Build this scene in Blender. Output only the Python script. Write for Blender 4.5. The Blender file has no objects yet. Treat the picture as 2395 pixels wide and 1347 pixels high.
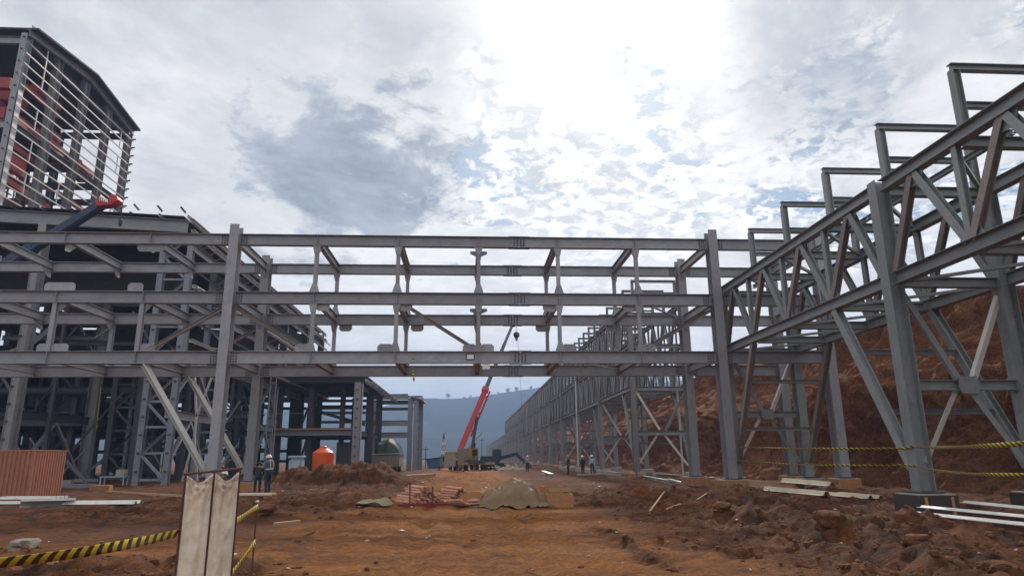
import bpy, bmesh, math, random
import numpy as np
from mathutils import Vector, Matrix
random.seed(7); np.random.seed(7)
scene = bpy.context.scene
COL = scene.collection

# ------------------------------------------------------------------ camera
PITCH, YAW, ROLL, FPX = 0.2466, 0.0647, -0.0096, 1571.81
CAMP = Vector((0, 0, 1.6))
_f = Vector((math.sin(YAW)*math.cos(PITCH), math.cos(YAW)*math.cos(PITCH), math.sin(PITCH)))
_r0 = Vector((math.cos(YAW), -math.sin(YAW), 0)); _u0 = _r0.cross(_f)
_r = math.cos(ROLL)*_r0 + math.sin(ROLL)*_u0
_u = -math.sin(ROLL)*_r0 + math.cos(ROLL)*_u0
cam_d = bpy.data.cameras.new('camera'); cam = bpy.data.objects.new('camera', cam_d); COL.objects.link(cam)
cam.matrix_world = Matrix(((_r.x, _u.x, -_f.x, CAMP.x), (_r.y, _u.y, -_f.y, CAMP.y), (_r.z, _u.z, -_f.z, CAMP.z), (0, 0, 0, 1)))
cam_d.sensor_fit = 'HORIZONTAL'; cam_d.sensor_width = 36; cam_d.lens = FPX*36/2395
cam_d.clip_start = .1; cam_d.clip_end = 20000
scene.camera = cam
def at(px, py, axis, val):
    """the point seen at a photograph pixel, on a plane at a known X, Y or Z (metres)"""
    d = _f*FPX + _r*(px-1197.5) - _u*(py-673.5); i = 'XYZ'.index(axis)
    return CAMP + d*((val-CAMP[i])/d[i])

# ------------------------------------------------------------------ world
SUN = Vector((0.1766, 0.8150, 0.5519)).normalized()
world = bpy.data.worlds.new('World'); scene.world = world; world.use_nodes = True
nt = world.node_tree; nt.nodes.clear()
def N(tree, t, **kw):
    n = tree.nodes.new(t)
    for k, v in kw.items(): setattr(n, k, v)
    return n
class G:
    """tiny expression helper for node trees"""
    def __init__(s, tree): s.t = tree
    def put(s, sock, v):
        if v is None: return
        if hasattr(v, 'is_output'): s.t.links.new(v, sock)
        else: sock.default_value = v
    def m(s, op, a, b=None, c=None, clamp=False):
        n = N(s.t, 'ShaderNodeMath', operation=op, use_clamp=clamp)
        s.put(n.inputs[0], a); s.put(n.inputs[1], b); s.put(n.inputs[2], c); return n.outputs[0]
    def v(s, op, a, b=None):
        n = N(s.t, 'ShaderNodeVectorMath', operation=op); s.put(n.inputs[0], a)
        if b is not None:
            if op == 'SCALE': s.put(n.inputs[3], b)
            else: s.put(n.inputs[1], b)
        return n.outputs['Value'] if op in ('DOT_PRODUCT', 'LENGTH') else n.outputs[0]
    def noise(s, vec, scale, detail=4, rough=.5, dist=0, out=0):
        n = N(s.t, 'ShaderNodeTexNoise'); s.put(n.inputs['Vector'], vec)
        n.inputs['Scale'].default_value = scale; n.inputs['Detail'].default_value = detail
        n.inputs['Roughness'].default_value = rough; n.inputs['Distortion'].default_value = dist
        return n.outputs[out]
    def ss(s, x, a, b):
        n = N(s.t, 'ShaderNodeMapRange', interpolation_type='SMOOTHSTEP'); s.put(n.inputs[0], x)
        n.inputs[1].default_value = a; n.inputs[2].default_value = b; return n.outputs[0]
    def mix(s, f, a, b, mode='MIX'):
        n = N(s.t, 'ShaderNodeMix', data_type='RGBA', blend_type=mode)
        s.put(n.inputs[0], f); s.put(n.inputs[6], a); s.put(n.inputs[7], b); return n.outputs[2]
    def xyz(s, v):
        n = N(s.t, 'ShaderNodeSeparateXYZ'); s.put(n.inputs[0], v); return n.outputs
    def comb(s, x, y, z):
        n = N(s.t, 'ShaderNodeCombineXYZ'); s.put(n.inputs[0], x); s.put(n.inputs[1], y); s.put(n.inputs[2], z); return n.outputs[0]
g = G(nt)
D = g.v('NORMALIZE', N(nt, 'ShaderNodeTexCoord').outputs['Generated'])
dx, dy, dz = g.xyz(D)
den = g.m('ADD', g.m('MAXIMUM', dz, 0.0), 0.16)
P = g.comb(g.m('DIVIDE', dx, den), g.m('DIVIDE', dy, den), 0.0)      # a flat cloud layer overhead
sky = N(nt, 'ShaderNodeTexSky', sky_type='NISHITA', sun_disc=False)
sky.sun_elevation = math.asin(SUN.z); sky.sun_rotation = math.atan2(SUN.x, SUN.y)
sky.altitude = 300; sky.air_density = 1.3; sky.dust_density = 1.5
n1 = g.noise(P, 1.15, 9, .60, .5)
n2 = g.noise(P, 9.0, 8, .66, .35)
n3 = g.noise(g.v('ADD', P, (3.7, 1.9, 0)), .62, 5, .5, .3)
n4 = g.noise(g.v('ADD', P, (8.1, 5.3, 0)), 3.1, 10, .64, .45)
n5 = g.noise(g.v('ADD', P, (1.3, 7.7, 0)), 24.0, 6, .6, .6)
px_, py_, pz_ = g.xyz(P)                                           # drawn out veils
ST = g.comb(g.m('ADD', g.m('MULTIPLY', px_, .8), g.m('MULTIPLY', py_, .6)), g.m('MULTIPLY', g.m('SUBTRACT', g.m('MULTIPLY', py_, .8), g.m('MULTIPLY', px_, .6)), 3.2), 0.0)
n6 = g.noise(ST, 1.6, 9, .62, .6)
wob = g.m('MULTIPLY', g.m('SUBTRACT', g.m('ADD', g.m('MULTIPLY', n1, .45), g.m('ADD', g.m('MULTIPLY', n4, .40), g.m('MULTIPLY', n2, .15))), .5), .30)
def patch(d, r_in, r_out, squash=None):
    c = g.m('ADD', g.v('DOT_PRODUCT', D, Vector(d).normalized()), g.m('MULTIPLY', wob, .42))
    return g.ss(c, math.cos(r_out), math.cos(r_in))
dark = g.m('MAXIMUM', patch((-.235, .885, .395), .03, .16), patch((-.13, .90, .405), .02, .14))
dark = g.m('MAXIMUM', dark, g.m('MULTIPLY', patch((-.40, .78, .48), .04, .34), .5))
dark = g.m('MAXIMUM', dark, g.m('MULTIPLY', patch((.48, .72, .485), .04, .22), .85))
dark = g.m('MAXIMUM', dark, g.m('MULTIPLY', patch((.62, .62, .53), .05, .22), .75))
dark = g.m('MAXIMUM', dark, g.m('MULTIPLY', patch((-.12, .80, .56), .02, .16), .42))
dark = g.m('ADD', g.m('MULTIPLY', dark, .85), g.m('MULTIPLY', g.ss(n3, .48, .74), .28), clamp=True)
dark = g.m('ADD', dark, g.m('MULTIPLY', g.m('SUBTRACT', n1, .5), .45), clamp=True)
sdot = g.m('MAXIMUM', g.v('DOT_PRODUCT', D, SUN), 0.0)
glow = g.m('ADD', g.m('MULTIPLY', g.m('POWER', sdot, 14), .16), g.m('MULTIPLY', g.m('POWER', sdot, 120), .75))
lum = g.m('SUBTRACT', 1.05, g.m('MULTIPLY', dark, .66))
lum = g.m('ADD', lum, g.m('MULTIPLY', g.m('SUBTRACT', n4, .5), .75))
lum = g.m('ADD', lum, g.m('MULTIPLY', g.m('SUBTRACT', n6, .5), .38))
lum = g.m('ADD', lum, g.m('MULTIPLY', g.m('SUBTRACT', n2, .5), .30))
lum = g.m('MAXIMUM', g.m('ADD', lum, g.m('MULTIPLY', glow, g.m('ADD', .30, g.m('MULTIPLY', n4, 1.2)))), .26)
# broken small puffs round the gaps
mott = g.m('MAXIMUM', patch((.20, .875, .43), .05, .24), g.m('MULTIPLY', patch((.50, .79, .37), .03, .17), .9))
mott = g.m('MAXIMUM', mott, g.m('MULTIPLY', patch((.06, .93, .36), .02, .12), .8))
mott = g.m('MAXIMUM', mott, g.m('MULTIPLY', patch((.70, .63, .38), .02, .16), .9))
puff = g.ss(g.m('ADD', g.m('MULTIPLY', n5, .5), g.m('MULTIPLY', n2, .5)), .42, .56)
lum = g.m('ADD', lum, g.m('MULTIPLY', mott, g.m('MULTIPLY', g.m('SUBTRACT', puff, .62), .60)))
tint = g.mix(g.ss(lum, .98, .40), (1.0, 1.0, .995, 1), (.84, .94, 1.09, 1))
cloud = g.v('SCALE', g.v('SCALE', tint, lum), 10.0)
hole = g.m('MAXIMUM', patch((.275, .845, .46), .01, .105), patch((.235, .885, .40), .01, .10))
hole = g.m('MAXIMUM', hole, patch((.47, .80, .375), .01, .085))
hole = g.m('MAXIMUM', hole, g.m('MULTIPLY', patch((.60, .72, .36), .01, .10), .9))
hole = g.m('MAXIMUM', hole, g.m('MULTIPLY', patch((.05, .93, .36), .01, .08), .6))
hole = g.m('MULTIPLY', g.m('ADD', g.m('MULTIPLY', hole, 1.5), g.m('MULTIPLY', mott, .30)), g.m('SUBTRACT', 1.0, puff), clamp=True)
blue = g.v('MULTIPLY', sky.outputs[0], (.75, .85, .9))
blue = g.mix(.5, blue, (1.6, 3.1, 5.4, 1))
skyc = g.mix(hole, cloud, blue)
hz = g.m('MULTIPLY', g.ss(dz, .22, .0), .75)
skyc = g.mix(hz, skyc, (5.9, 6.9, 7.9, 1))
bg = N(nt, 'ShaderNodeBackground'); nt.links.new(skyc, bg.inputs[0]); bg.inputs[1].default_value = .1
nt.links.new(bg.outputs[0], N(nt, 'ShaderNodeOutputWorld').inputs[0])

sun_d = bpy.data.lights.new('sun', 'SUN'); sun = bpy.data.objects.new('sun', sun_d); COL.objects.link(sun)
sun_d.energy = 3.2; sun_d.angle = math.radians(4); sun_d.color = (1, .94, .85)
sun.rotation_euler = (-SUN).to_track_quat('-Z', 'Y').to_euler()

scene.view_settings.view_transform = 'Standard'; scene.view_settings.look = 'None'
scene.view_settings.exposure = 0; scene.view_settings.gamma = 1
scene.cycles.use_denoising = True
scene.cycles.max_bounces = 5; scene.cycles.volume_bounces = 1
scene.cycles.transparent_max_bounces = 8

# ------------------------------------------------------------------ materials
def mat(name, base, rough=.6, metal=0, var=.25, vscale=1.2, dirt=None, dirt_amt=.3, bump=0, bscale=30, rnd=.15, spec=.4, coords='Object'):
    m = bpy.data.materials.new(name); m.use_nodes = True; t = m.node_tree; G_ = G(t)
    b = t.nodes['Principled BSDF']
    tc = N(t, 'ShaderNodeTexCoord').outputs[coords]
    oi = N(t, 'ShaderNodeObjectInfo')
    tc = G_.v('ADD', tc, G_.v('SCALE', oi.outputs['Location'], .37)) if coords == 'Object' else tc
    n = G_.noise(tc, vscale, 6, .6, .3)
    c = G_.mix(n, tuple(x*(1-var) for x in base)+(1,), tuple(min(1, x*(1+var)) for x in base)+(1,))
    r = G_.m('ADD', 1-rnd, G_.m('MULTIPLY', oi.outputs['Random'], 2*rnd))
    c = G_.v('SCALE', c, r)
    if dirt:
        n2_ = G_.ss(G_.noise(tc, vscale*2.3, 8, .65, .6), .48, .75)
        c = G_.mix(G_.m('MULTIPLY', n2_, dirt_amt), c, tuple(dirt)+(1,))
    if name.endswith('steel') or 'girt' in name:
        # run-down streaks, scuffs and mud flecks along each member
        lo = N(t, 'ShaderNodeTexCoord').outputs['Object']; lo = G_.v('ADD', lo, G_.v('SCALE', oi.outputs['Location'], .61))
        s1 = G_.noise(G_.v('MULTIPLY', lo, (9, .7, 2.2)), 1.5, 7, .7, .4); s2 = G_.noise(lo, 11, 6, .7)
        c = G_.v('SCALE', c, G_.m('ADD', .60, G_.m('MULTIPLY', s1, .80)))
        c = G_.mix(G_.m('MULTIPLY', G_.ss(s2, .60, .72), .45), c, (.16, .09, .055, 1))
        c = G_.mix(G_.m('MULTIPLY', G_.ss(G_.m('ADD', s1, G_.m('MULTIPLY', s2, .3)), .80, .92), .5), c, (.40, .39, .38, 1))
    t.links.new(c, b.inputs['Base Color'])
    b.inputs['Roughness'].default_value = rough; b.inputs['Metallic'].default_value = metal
    b.inputs['Specular IOR Level'].default_value = spec
    t.links.new(G_.m('ADD', rough-.1, G_.m('MULTIPLY', n, .2), clamp=True), b.inputs['Roughness'])
    if bump:
        bn = N(t, 'ShaderNodeBump'); bn.inputs['Strength'].default_value = bump; bn.inputs['Distance'].default_value = .05
        t.links.new(G_.noise(tc, bscale, 5, .6), bn.inputs['Height']); t.links.new(bn.outputs[0], b.inputs['Normal'])
    return m
M = {}
M['steel'] = mat('grey_painted_steel', (.285, .282, .298), .5, 0, .20, .9, (.20, .14, .11), .40, rnd=.17)
M['steel_green'] = mat('galvanised_steel', (.25, .265, .265), .45, .1, .18, 1.6, (.16, .12, .09), .35, rnd=.14)
M['steel_far'] = mat('weathered_grey_steel', (.215, .21, .213), .55, 0, .25, .7, (.14, .10, .08), .35, rnd=.2)
M['steel_dark'] = mat('dark_and_shaded_steel', (.062, .062, .068), .6, 0, .25, 1.1, (.10, .065, .045), .35, rnd=.25)  # hall interior shade put into the colour; also serves plain dark steel parts
M['steel_blue'] = mat('blue_grey_steel', (.235, .25, .285), .5, 0, .18, 1.3, (.15, .12, .10), .3, rnd=.15)
M['steel_rust'] = mat('rust_streaked_steel', (.245, .21, .19), .65, 0, .25, 1.5, (.17, .10, .07), .45, rnd=.15)
M['girt_worn'] = mat('worn_wall_girt', (.36, .31, .295), .5, .1, .25, 1, (.25, .13, .10), .45, rnd=.2)
M['steel_lit'] = mat('sunlit_zinc_channel', (.62, .60, .55), .32, .2, .15, 2, (.25, .2, .15), .25)  # lit copy of the zinc steel: sun and sky brightness in the colour
M['girt'] = mat('pale_zinc_girt', (.46, .44, .43), .4, .2, .15, 1, None, rnd=.15)
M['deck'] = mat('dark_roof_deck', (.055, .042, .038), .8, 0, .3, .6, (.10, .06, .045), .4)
M['red'] = mat('red_paint', (.33, .035, .025), .5, 0, .25, 1.2, (.12, .05, .04), .35)
M['redcrane'] = mat('bright_red_boom_paint', (.50, .03, .03), .4, 0, .1, 1, None)
M['boomdark'] = mat('dark_blue_boom_paint', (.028, .04, .075), .45, 0, .2, 1, None)
M['boomgrey'] = mat('slate_boom_paint', (.07, .09, .115), .45, 0, .2, 1, None)
M['yellow'] = mat('yellow_machine_paint', (.42, .24, .04), .5, 0, .2, 1.5, (.2, .12, .06), .45)
M['orange'] = mat('orange_plastic', (.85, .11, .012), .42, 0, .06, 2, (.5, .1, .04), .2)
M['paleblue'] = mat('pale_blue_plastic', (.40, .52, .62), .5, 0, .1, 2, (.3, .3, .3), .3)
M['bluetarp'] = mat('blue_sheet', (.045, .10, .22), .55, 0, .25, 1.5, None)
M['greentarp'] = mat('dark_green_tarpaulin', (.028, .042, .03), .65, 0, .35, 1.1, (.06, .055, .04), .4)
M['tarp'] = mat('dusty_khaki_tarpaulin', (.19, .118, .056), .45, 0, .3, 2.2, (.16, .085, .045), .6, bump=.6, bscale=9)
M['cloth'] = mat('dirty_white_cloth', (.80, .73, .64), .8, 0, .12, 3.5, (.42, .30, .21), .5, bump=.25, bscale=25)
M['rust'] = mat('rusty_bar', (.10, .042, .024), .8, 0, .35, 8, (.16, .07, .03), .5)
M['timber'] = mat('raw_timber', (.42, .25, .12), .75, 0, .25, 5, (.22, .12, .06), .5)
M['formwork'] = mat('orange_formwork_ply', (.40, .19, .075), .75, 0, .22, 3, (.22, .11, .06), .55)
M['concrete'] = mat('pale_concrete', (.36, .33, .29), .85, 0, .2, 2, (.25, .16, .1), .5)
M['tan'] = mat('dusty_tan_panel', (.24, .20, .155), .75, 0, .2, 1.5, (.18, .12, .08), .4)
M['rustsheet'] = mat('rust_red_sheet', (.42, .165, .09), .6, 0, .25, 1.4, (.20, .07, .04), .5)
M['white'] = mat('white_coated_sheet', (.66, .64, .60), .42, 0, .1, 2, (.42, .34, .26), .4)
M['cream'] = mat('cream_coated_sheet', (.56, .49, .36), .45, 0, .15, 2, (.35, .24, .14), .45)
M['copper'] = mat('reddish_brown_bar', (.52, .26, .17), .5, 0, .25, 3, (.20, .08, .05), .5, rnd=.3)
M['black'] = mat('black_rubber', (.018, .018, .018), .7, 0, .3, 4)
M['glass'] = mat('dark_cab_glass', (.02, .03, .04), .12, 0, .1, 1)
M['skin'] = mat('skin', (.30, .17, .11), .6, 0, .1, 4)
M['shirt'] = mat('blue_work_shirt', (.07, .12, .20), .85, 0, .25, 6)
M['navy'] = mat('navy_trousers', (.02, .032, .06), .85, 0, .25, 6)
M['darkcloth'] = mat('dark_work_clothes', (.035, .03, .035), .85, 0, .3, 6)
M['whiteshirt'] = mat('pale_blue_shirt', (.30, .40, .55), .85, 0, .15, 6)
M['hivis'] = mat('reflective_band', (.55, .60, .42), .5, 0, .1, 6)
M['helmet'] = mat('white_helmet', (.72, .70, .66), .35, 0, .05, 3)
M['paper'] = mat('white_notice', (.70, .70, .70), .6, 0, .04, 3)
M['signblack'] = mat('black_sign_border', (.02, .02, .025), .5, 0, .1, 3)
M['olive'] = mat('olive_sheet', (.24, .20, .11), .6, 0, .2, 3, (.16, .10, .05), .4)
M['bark'] = mat('tree_bark', (.08, .06, .045), .9)
M['leaf'] = mat('tree_leaves', (.045, .075, .03), .8, 0, .4, 1)
M['pipe_dark'] = mat('machinery_dark', (.05, .052, .058), .6, 0, .3, 1, (.07, .05, .04), .4, rnd=.3)

def soil_mat(name, slope=False):
    m = bpy.data.materials.new(name); m.use_nodes = True; t = m.node_tree; q = G(t); b = t.nodes['Principled BSDF']
    pos = N(t, 'ShaderNodeNewGeometry').outputs['Position']; x, y, z = q.xyz(pos)
    nb = q.noise(pos, .22, 6, .6, .4); nm = q.noise(pos, 1.3, 8, .65, .5); nf = q.noise(pos, 9, 8, .7, .3)
    if not slope:
        # compacted ochre roadway against loose, damp red-brown spoil on both sides
        e = q.m('ADD', q.m('ABSOLUTE', q.m('SUBTRACT', x, -.3)), q.m('MULTIPLY', q.m('SUBTRACT', nb, .5), 6.0))
        road = q.ss(q.m('ADD', e, q.m('MULTIPLY', q.m('SUBTRACT', nm, .5), 2.5)), 5.2, 2.6)
        near = q.ss(q.m('ADD', y, q.m('MULTIPLY', q.m('SUBTRACT', nm, .5), 5)), 18, 12)
        near = q.m('MULTIPLY', near, q.ss(q.m('ADD', x, q.m('MULTIPLY', q.m('SUBTRACT', nb, .5), 3)), 6.5, 3.6))
        road = q.m('MAXIMUM', q.m('MULTIPLY', road, .9), q.m('MULTIPLY', near, .9))
        att = N(t, 'ShaderNodeAttribute', attribute_name='loose').outputs['Fac']
        road = q.m('MULTIPLY', road, q.m('SUBTRACT', 1.0, att), clamp=True)
        streak = q.ss(q.m('ADD', q.m('MULTIPLY', q.noise(q.v('MULTIPLY', pos, (.30, 1.1, 1)), 1.1, 9, .72, .15), .6), q.m('MULTIPLY', q.noise(pos, 2.6, 9, .75, .2), .4)), .33, .68)
        ca = q.mix(streak, (.14, .043, .008, 1), (.56, .205, .034, 1))
        cb = q.mix(q.ss(nm, .25, .75), (.042, .015, .006, 1), (.255, .086, .024, 1))
        c = q.mix(road, cb, ca)
        pale = q.ss(q.noise(pos, .8, 9, .7, 1.2), .60, .74)
        c = q.mix(q.m('MULTIPLY', pale, .35), c, (.36, .20, .11, 1))
        wet = q.ss(q.noise(q.v('ADD', pos, (5, 9, 0)), .5, 7, .65, .8), .55, .70)
        c = q.mix(q.m('MULTIPLY', wet, .55), c, (.058, .025, .013, 1))
    else:
        streak = q.noise(q.v('MULTIPLY', pos, (.5, 1.6, .55)), 1.2, 8, .68, .8)
        c = q.mix(streak, (.13, .042, .016, 1), (.50, .20, .085, 1))
        och = q.ss(q.noise(pos, .35, 6, .6, .5), .48, .66)
        c = q.mix(q.m('MULTIPLY', och, .5), c, (.48, .25, .11, 1))
        gr = q.ss(q.noise(q.v('ADD', pos, (2, 4, 7)), 2.2, 8, .7, .3), .66, .74)
        c = q.mix(q.m('MULTIPLY', gr, .6), c, (.50, .40, .30, 1))
    c = q.mix(q.m('MULTIPLY', q.ss(nf, .40, .58), .6), c, q.v('SCALE', c, .38))
    c = q.mix(q.m('MULTIPLY', q.ss(nf, .62, .75), .30), c, q.v('SCALE', c, 1.8))
    t.links.new(c, b.inputs['Base Color'])
    b.inputs['Specular IOR Level'].default_value = .25
    t.links.new(q.m('SUBTRACT', .98, q.m('MULTIPLY', q.ss(nb, .5, .7), .22)), b.inputs['Roughness'])
    bn = N(t, 'ShaderNodeBump'); bn.inputs['Strength'].default_value = 1.0; bn.inputs['Distance'].default_value = .35 if slope else .14
    hgt = q.m('ADD', q.m('MULTIPLY', q.noise(pos, 5, 9, .7, .3), 1.0), q.m('MULTIPLY', q.noise(pos, 26, 8, .75), .6))
    t.links.new(hgt, bn.inputs['Height']); t.links.new(bn.outputs[0], b.inputs['Normal'])
    return m
M['soil'] = soil_mat('red_brown_soil'); M['slope'] = soil_mat('cut_earth', True)
def clod_mat():
    m = bpy.data.materials.new('soil_clods'); m.use_nodes = True; t = m.node_tree; q = G(t); b = t.nodes['Principled BSDF']
    pos = N(t, 'ShaderNodeNewGeometry').outputs['Position']
    c = q.mix(q.noise(pos, 1.7, 5, .7), (.065, .028, .014, 1), (.21, .088, .040, 1))
    c = q.mix(q.ss(q.noise(pos, 3.1, 2, .5), .72, .76), c, (.30, .21, .14, 1))
    t.links.new(c, b.inputs['Base Color']); b.inputs['Roughness'].default_value = .95; b.inputs['Specular IOR Level'].default_value = .2
    return m
M['clod'] = clod_mat()
def hill_mat():
    m = bpy.data.materials.new('forested_hill'); m.use_nodes = True; t = m.node_tree; q = G(t); b = t.nodes['Principled BSDF']
    pos = N(t, 'ShaderNodeNewGeometry').outputs['Position']
    c = q.mix(q.noise(pos, .02, 8, .65), (.018, .028, .020, 1), (.055, .070, .045, 1))
    c = q.mix(q.ss(q.noise(pos, .006, 4, .6), .56, .68), c, (.08, .085, .06, 1))
    t.links.new(c, b.inputs['Base Color']); b.inputs['Roughness'].default_value = 1; b.inputs['Specular IOR Level'].default_value = 0
    return m
M['hill'] = hill_mat()
def tape_mat(name, period, duty=.5, slant=1.):
    m = bpy.data.materials.new(name); m.use_nodes = True; t = m.node_tree; q = G(t); b = t.nodes['Principled BSDF']
    uv = N(t, 'ShaderNodeUVMap').outputs[0]; x, y, z = q.xyz(uv)
    s = q.m('GREATER_THAN', q.m('FRACT', q.m('ADD', q.m('DIVIDE', x, period), q.m('MULTIPLY', y, slant))), duty)
    c = q.mix(s, (.80, .62, .04, 1), (.012, .012, .014, 1))
    c = q.mix(q.m('MULTIPLY', q.ss(q.noise(uv, 14, 5, .6), .5, .8), .3), c, (.3, .2, .13, 1))
    t.links.new(c, b.inputs['Base Color']); b.inputs['Roughness'].default_value = .3
    return m
M['tape'] = tape_mat('yellow_black_tape', .155, slant=1.2)
M['tape_twist'] = tape_mat('yellow_black_twisted_tape', .30, slant=7)

_t = M['cloth'].node_tree; _b = _t.nodes['Principled BSDF']; _tr = N(_t, 'ShaderNodeBsdfTranslucent'); _mx = N(_t, 'ShaderNodeMixShader')
_mx.inputs[0].default_value = .30; _tr.inputs[0].default_value = (.92, .80, .64, 1)      # thin cloth lets the sky behind glow through
_t.links.new(_b.outputs[0], _mx.inputs[1]); _t.links.new(_tr.outputs[0], _mx.inputs[2]); _t.links.new(_mx.outputs[0], _t.nodes['Material Output'].inputs[0])

# ------------------------------------------------------------------ object helpers
WM = {}
def empty(name, loc=(0, 0, 0)):
    o = bpy.data.objects.new(name, None); o.location = loc; o.empty_display_size = .2; COL.objects.link(o)
    WM[o.name] = Matrix.Translation(Vector(loc)); return o
def tag(o, label, cat, group=None, kind=None):
    if label: o['label'] = label
    if cat: o['category'] = cat
    if group: o['group'] = group
    if kind: o['kind'] = kind
    return o
def thing(name, label, cat, loc=(0, 0, 0), group=None):
    return tag(empty(name, loc), label, cat, group)
def link(name, me, parent=None, M_=None):
    o = bpy.data.objects.new(name, me); COL.objects.link(o); M_ = M_ or Matrix.Identity(4)
    WM[o.name] = M_
    if parent is not None:
        o.parent = parent; o.matrix_basis = WM[parent.name].inverted() @ M_
    else: o.matrix_basis = M_
    return o
def profile(p):
    k = p[0]
    if k == 'I':
        _, d, w = p; tf, tw = max(.018, d*.04), max(.012, d*.028); a, h = w/2, d/2; b = tw/2
        return [(-a, -h), (a, -h), (a, -h+tf), (b, -h+tf), (b, h-tf), (a, h-tf), (a, h), (-a, h), (-a, h-tf), (-b, h-tf), (-b, -h+tf), (-a, -h+tf)]
    if k == 'C':
        _, d, w = p; t = .014; h = d/2; a = w/2
        return [(-a, -h), (a, -h), (a, -h+t), (-a+t, -h+t), (-a+t, h-t), (a, h-t), (a, h), (-a, h)]
    if k == 'L':
        _, a = p; t = max(.01, a*.1)
        return [(0, 0), (a, 0), (a, t), (t, t), (t, a), (0, a)]
    if k == 'B':
        _, w, h = p; return [(-w/2, -h/2), (w/2, -h/2), (w/2, h/2), (-w/2, h/2)]
    if k == 'T':
        r = p[1]; n = p[2] if len(p) > 2 else 8
        return [(r*math.cos(2*math.pi*i/n), r*math.sin(2*math.pi*i/n)) for i in range(n)]
def prism(prof, L, off=0):
    pr = profile(prof); n = len(pr)
    v = [(x, 0, z) for x, z in pr] + [(x, L, z) for x, z in pr]
    f = [[i, i+n, (i+1) % n + n, (i+1) % n] for i in range(n)] + [list(range(n)), list(range(2*n-1, n-1, -1))]
    return v, f
_cache = {}
def mesh_of(name, v, f, m, smooth=False):
    me = bpy.data.meshes.new(name); me.from_pydata(v, [], f); me.materials.append(M[m] if isinstance(m, str) else m)
    if smooth: me.polygons.foreach_set('use_smooth', [True]*len(me.polygons))
    me.update(); return me
def frame_mat(p0, p1, up=None):
    p0, p1 = Vector(p0), Vector(p1); y = (p1-p0).normalized()
    up = Vector(up) if up is not None else (Vector((0, 1, 0)) if abs(y.z) > .95 else Vector((0, 0, 1)))
    x = y.cross(up).normalized(); z = x.cross(y)
    return Matrix(((x.x, y.x, z.x, p0.x), (x.y, y.y, z.y, p0.y), (x.z, y.z, z.z, p0.z), (0, 0, 0, 1))), (p1-p0).length
def mem(name, parent, prof, p0, p1, m='steel', up=None):
    Mx, L = frame_mat(p0, p1, up); L = round(L, 3); k = (prof, L, m)
    if k not in _cache:
        v, f = prism(prof, L); _cache[k] = mesh_of(name, v, f, m, False)
    return link(name, _cache[k], parent, Mx)
def bxm(name, parent, c, s, m, rz=0, bevel=0):
    """box of size s centred at c"""
    k = ('box', tuple(round(q, 3) for q in s), m, bevel)
    if k not in _cache:
        bm = bmesh.new(); bmesh.ops.create_cube(bm, size=1); bmesh.ops.scale(bm, vec=s, verts=bm.verts)
        if bevel: bmesh.ops.bevel(bm, geom=bm.edges[:], offset=bevel, segments=2, affect='EDGES')
        me = bpy.data.meshes.new(name); bm.to_mesh(me); bm.free(); me.materials.append(M[m]); _cache[k] = me
    return link(name, _cache[k], parent, Matrix.Translation(Vector(c)) @ Matrix.Rotation(rz, 4, 'Z'))
class Bag:
    def __init__(s): s.v = []; s.f = []
    def add(s, v, f, Mx=None):
        o = len(s.v); s.v += [tuple(Mx @ Vector(q)) if Mx else tuple(q) for q in v]; s.f += [[i+o for i in ff] for ff in f]
    def mem(s, prof, p0, p1, up=None):
        Mx, L = frame_mat(p0, p1, up); v, f = prism(prof, L); s.add(v, f, Mx)
    def box(s, c, sz, rz=0):
        Mx = Matrix.Translation(Vector(c)) @ Matrix.Rotation(rz, 4, 'Z')
        a, b, h = sz[0]/2, sz[1]/2, sz[2]/2
        v = [(-a, -b, -h), (a, -b, -h), (a, b, -h), (-a, b, -h), (-a, -b, h), (a, -b, h), (a, b, h), (-a, b, h)]
        s.add(v, [[0, 3, 2, 1], [4, 5, 6, 7], [0, 1, 5, 4], [1, 2, 6, 5], [2, 3, 7, 6], [3, 0, 4, 7]], Mx)
    def build(s, name, m, parent=None, kind=None, smooth=False):
        o = link(name, mesh_of(name, s.v, s.f, m, smooth), parent)
        if kind: o['kind'] = kind
        return o
def plate(name, parent, pts, axis, off, th, m='steel'):
    """flat plate: outline pts in the plane across axis ('X' or 'Y') at off, thickness th"""
    n = len(pts); a = off-th/2; b = off+th/2
    P3 = (lambda u, w, o: (u, o, w)) if axis == 'Y' else ((lambda u, w, o: (o, u, w)) if axis == 'X' else (lambda u, w, o: (u, w, o)))
    v = [P3(u, w, a) for u, w in pts] + [P3(u, w, b) for u, w in pts]
    f = [list(range(n)), list(range(2*n-1, n-1, -1))] + [[i, (i+1) % n, (i+1) % n+n, i+n] for i in range(n)]
    if axis == 'X': f = [ff[::-1] for ff in f]
    me = mesh_of(name, v, f, m)
    bm = bmesh.new(); bm.from_mesh(me); bmesh.ops.recalc_face_normals(bm, faces=bm.faces[:]); bm.to_mesh(me); bm.free()
    return link(name, me, parent)
def lathe(rings, n=16):
    v, f = [], []
    for (r, z) in rings: v += [(r*math.cos(2*math.pi*i/n), r*math.sin(2*math.pi*i/n), z) for i in range(n)]
    for k in range(len(rings)-1):
        for i in range(n): f.append([k*n+i, k*n+(i+1) % n, (k+1)*n+(i+1) % n, (k+1)*n+i])
    f.append(list(range(n))[::-1]); f.append([(len(rings)-1)*n+i for i in range(n)])
    return v, f

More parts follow.
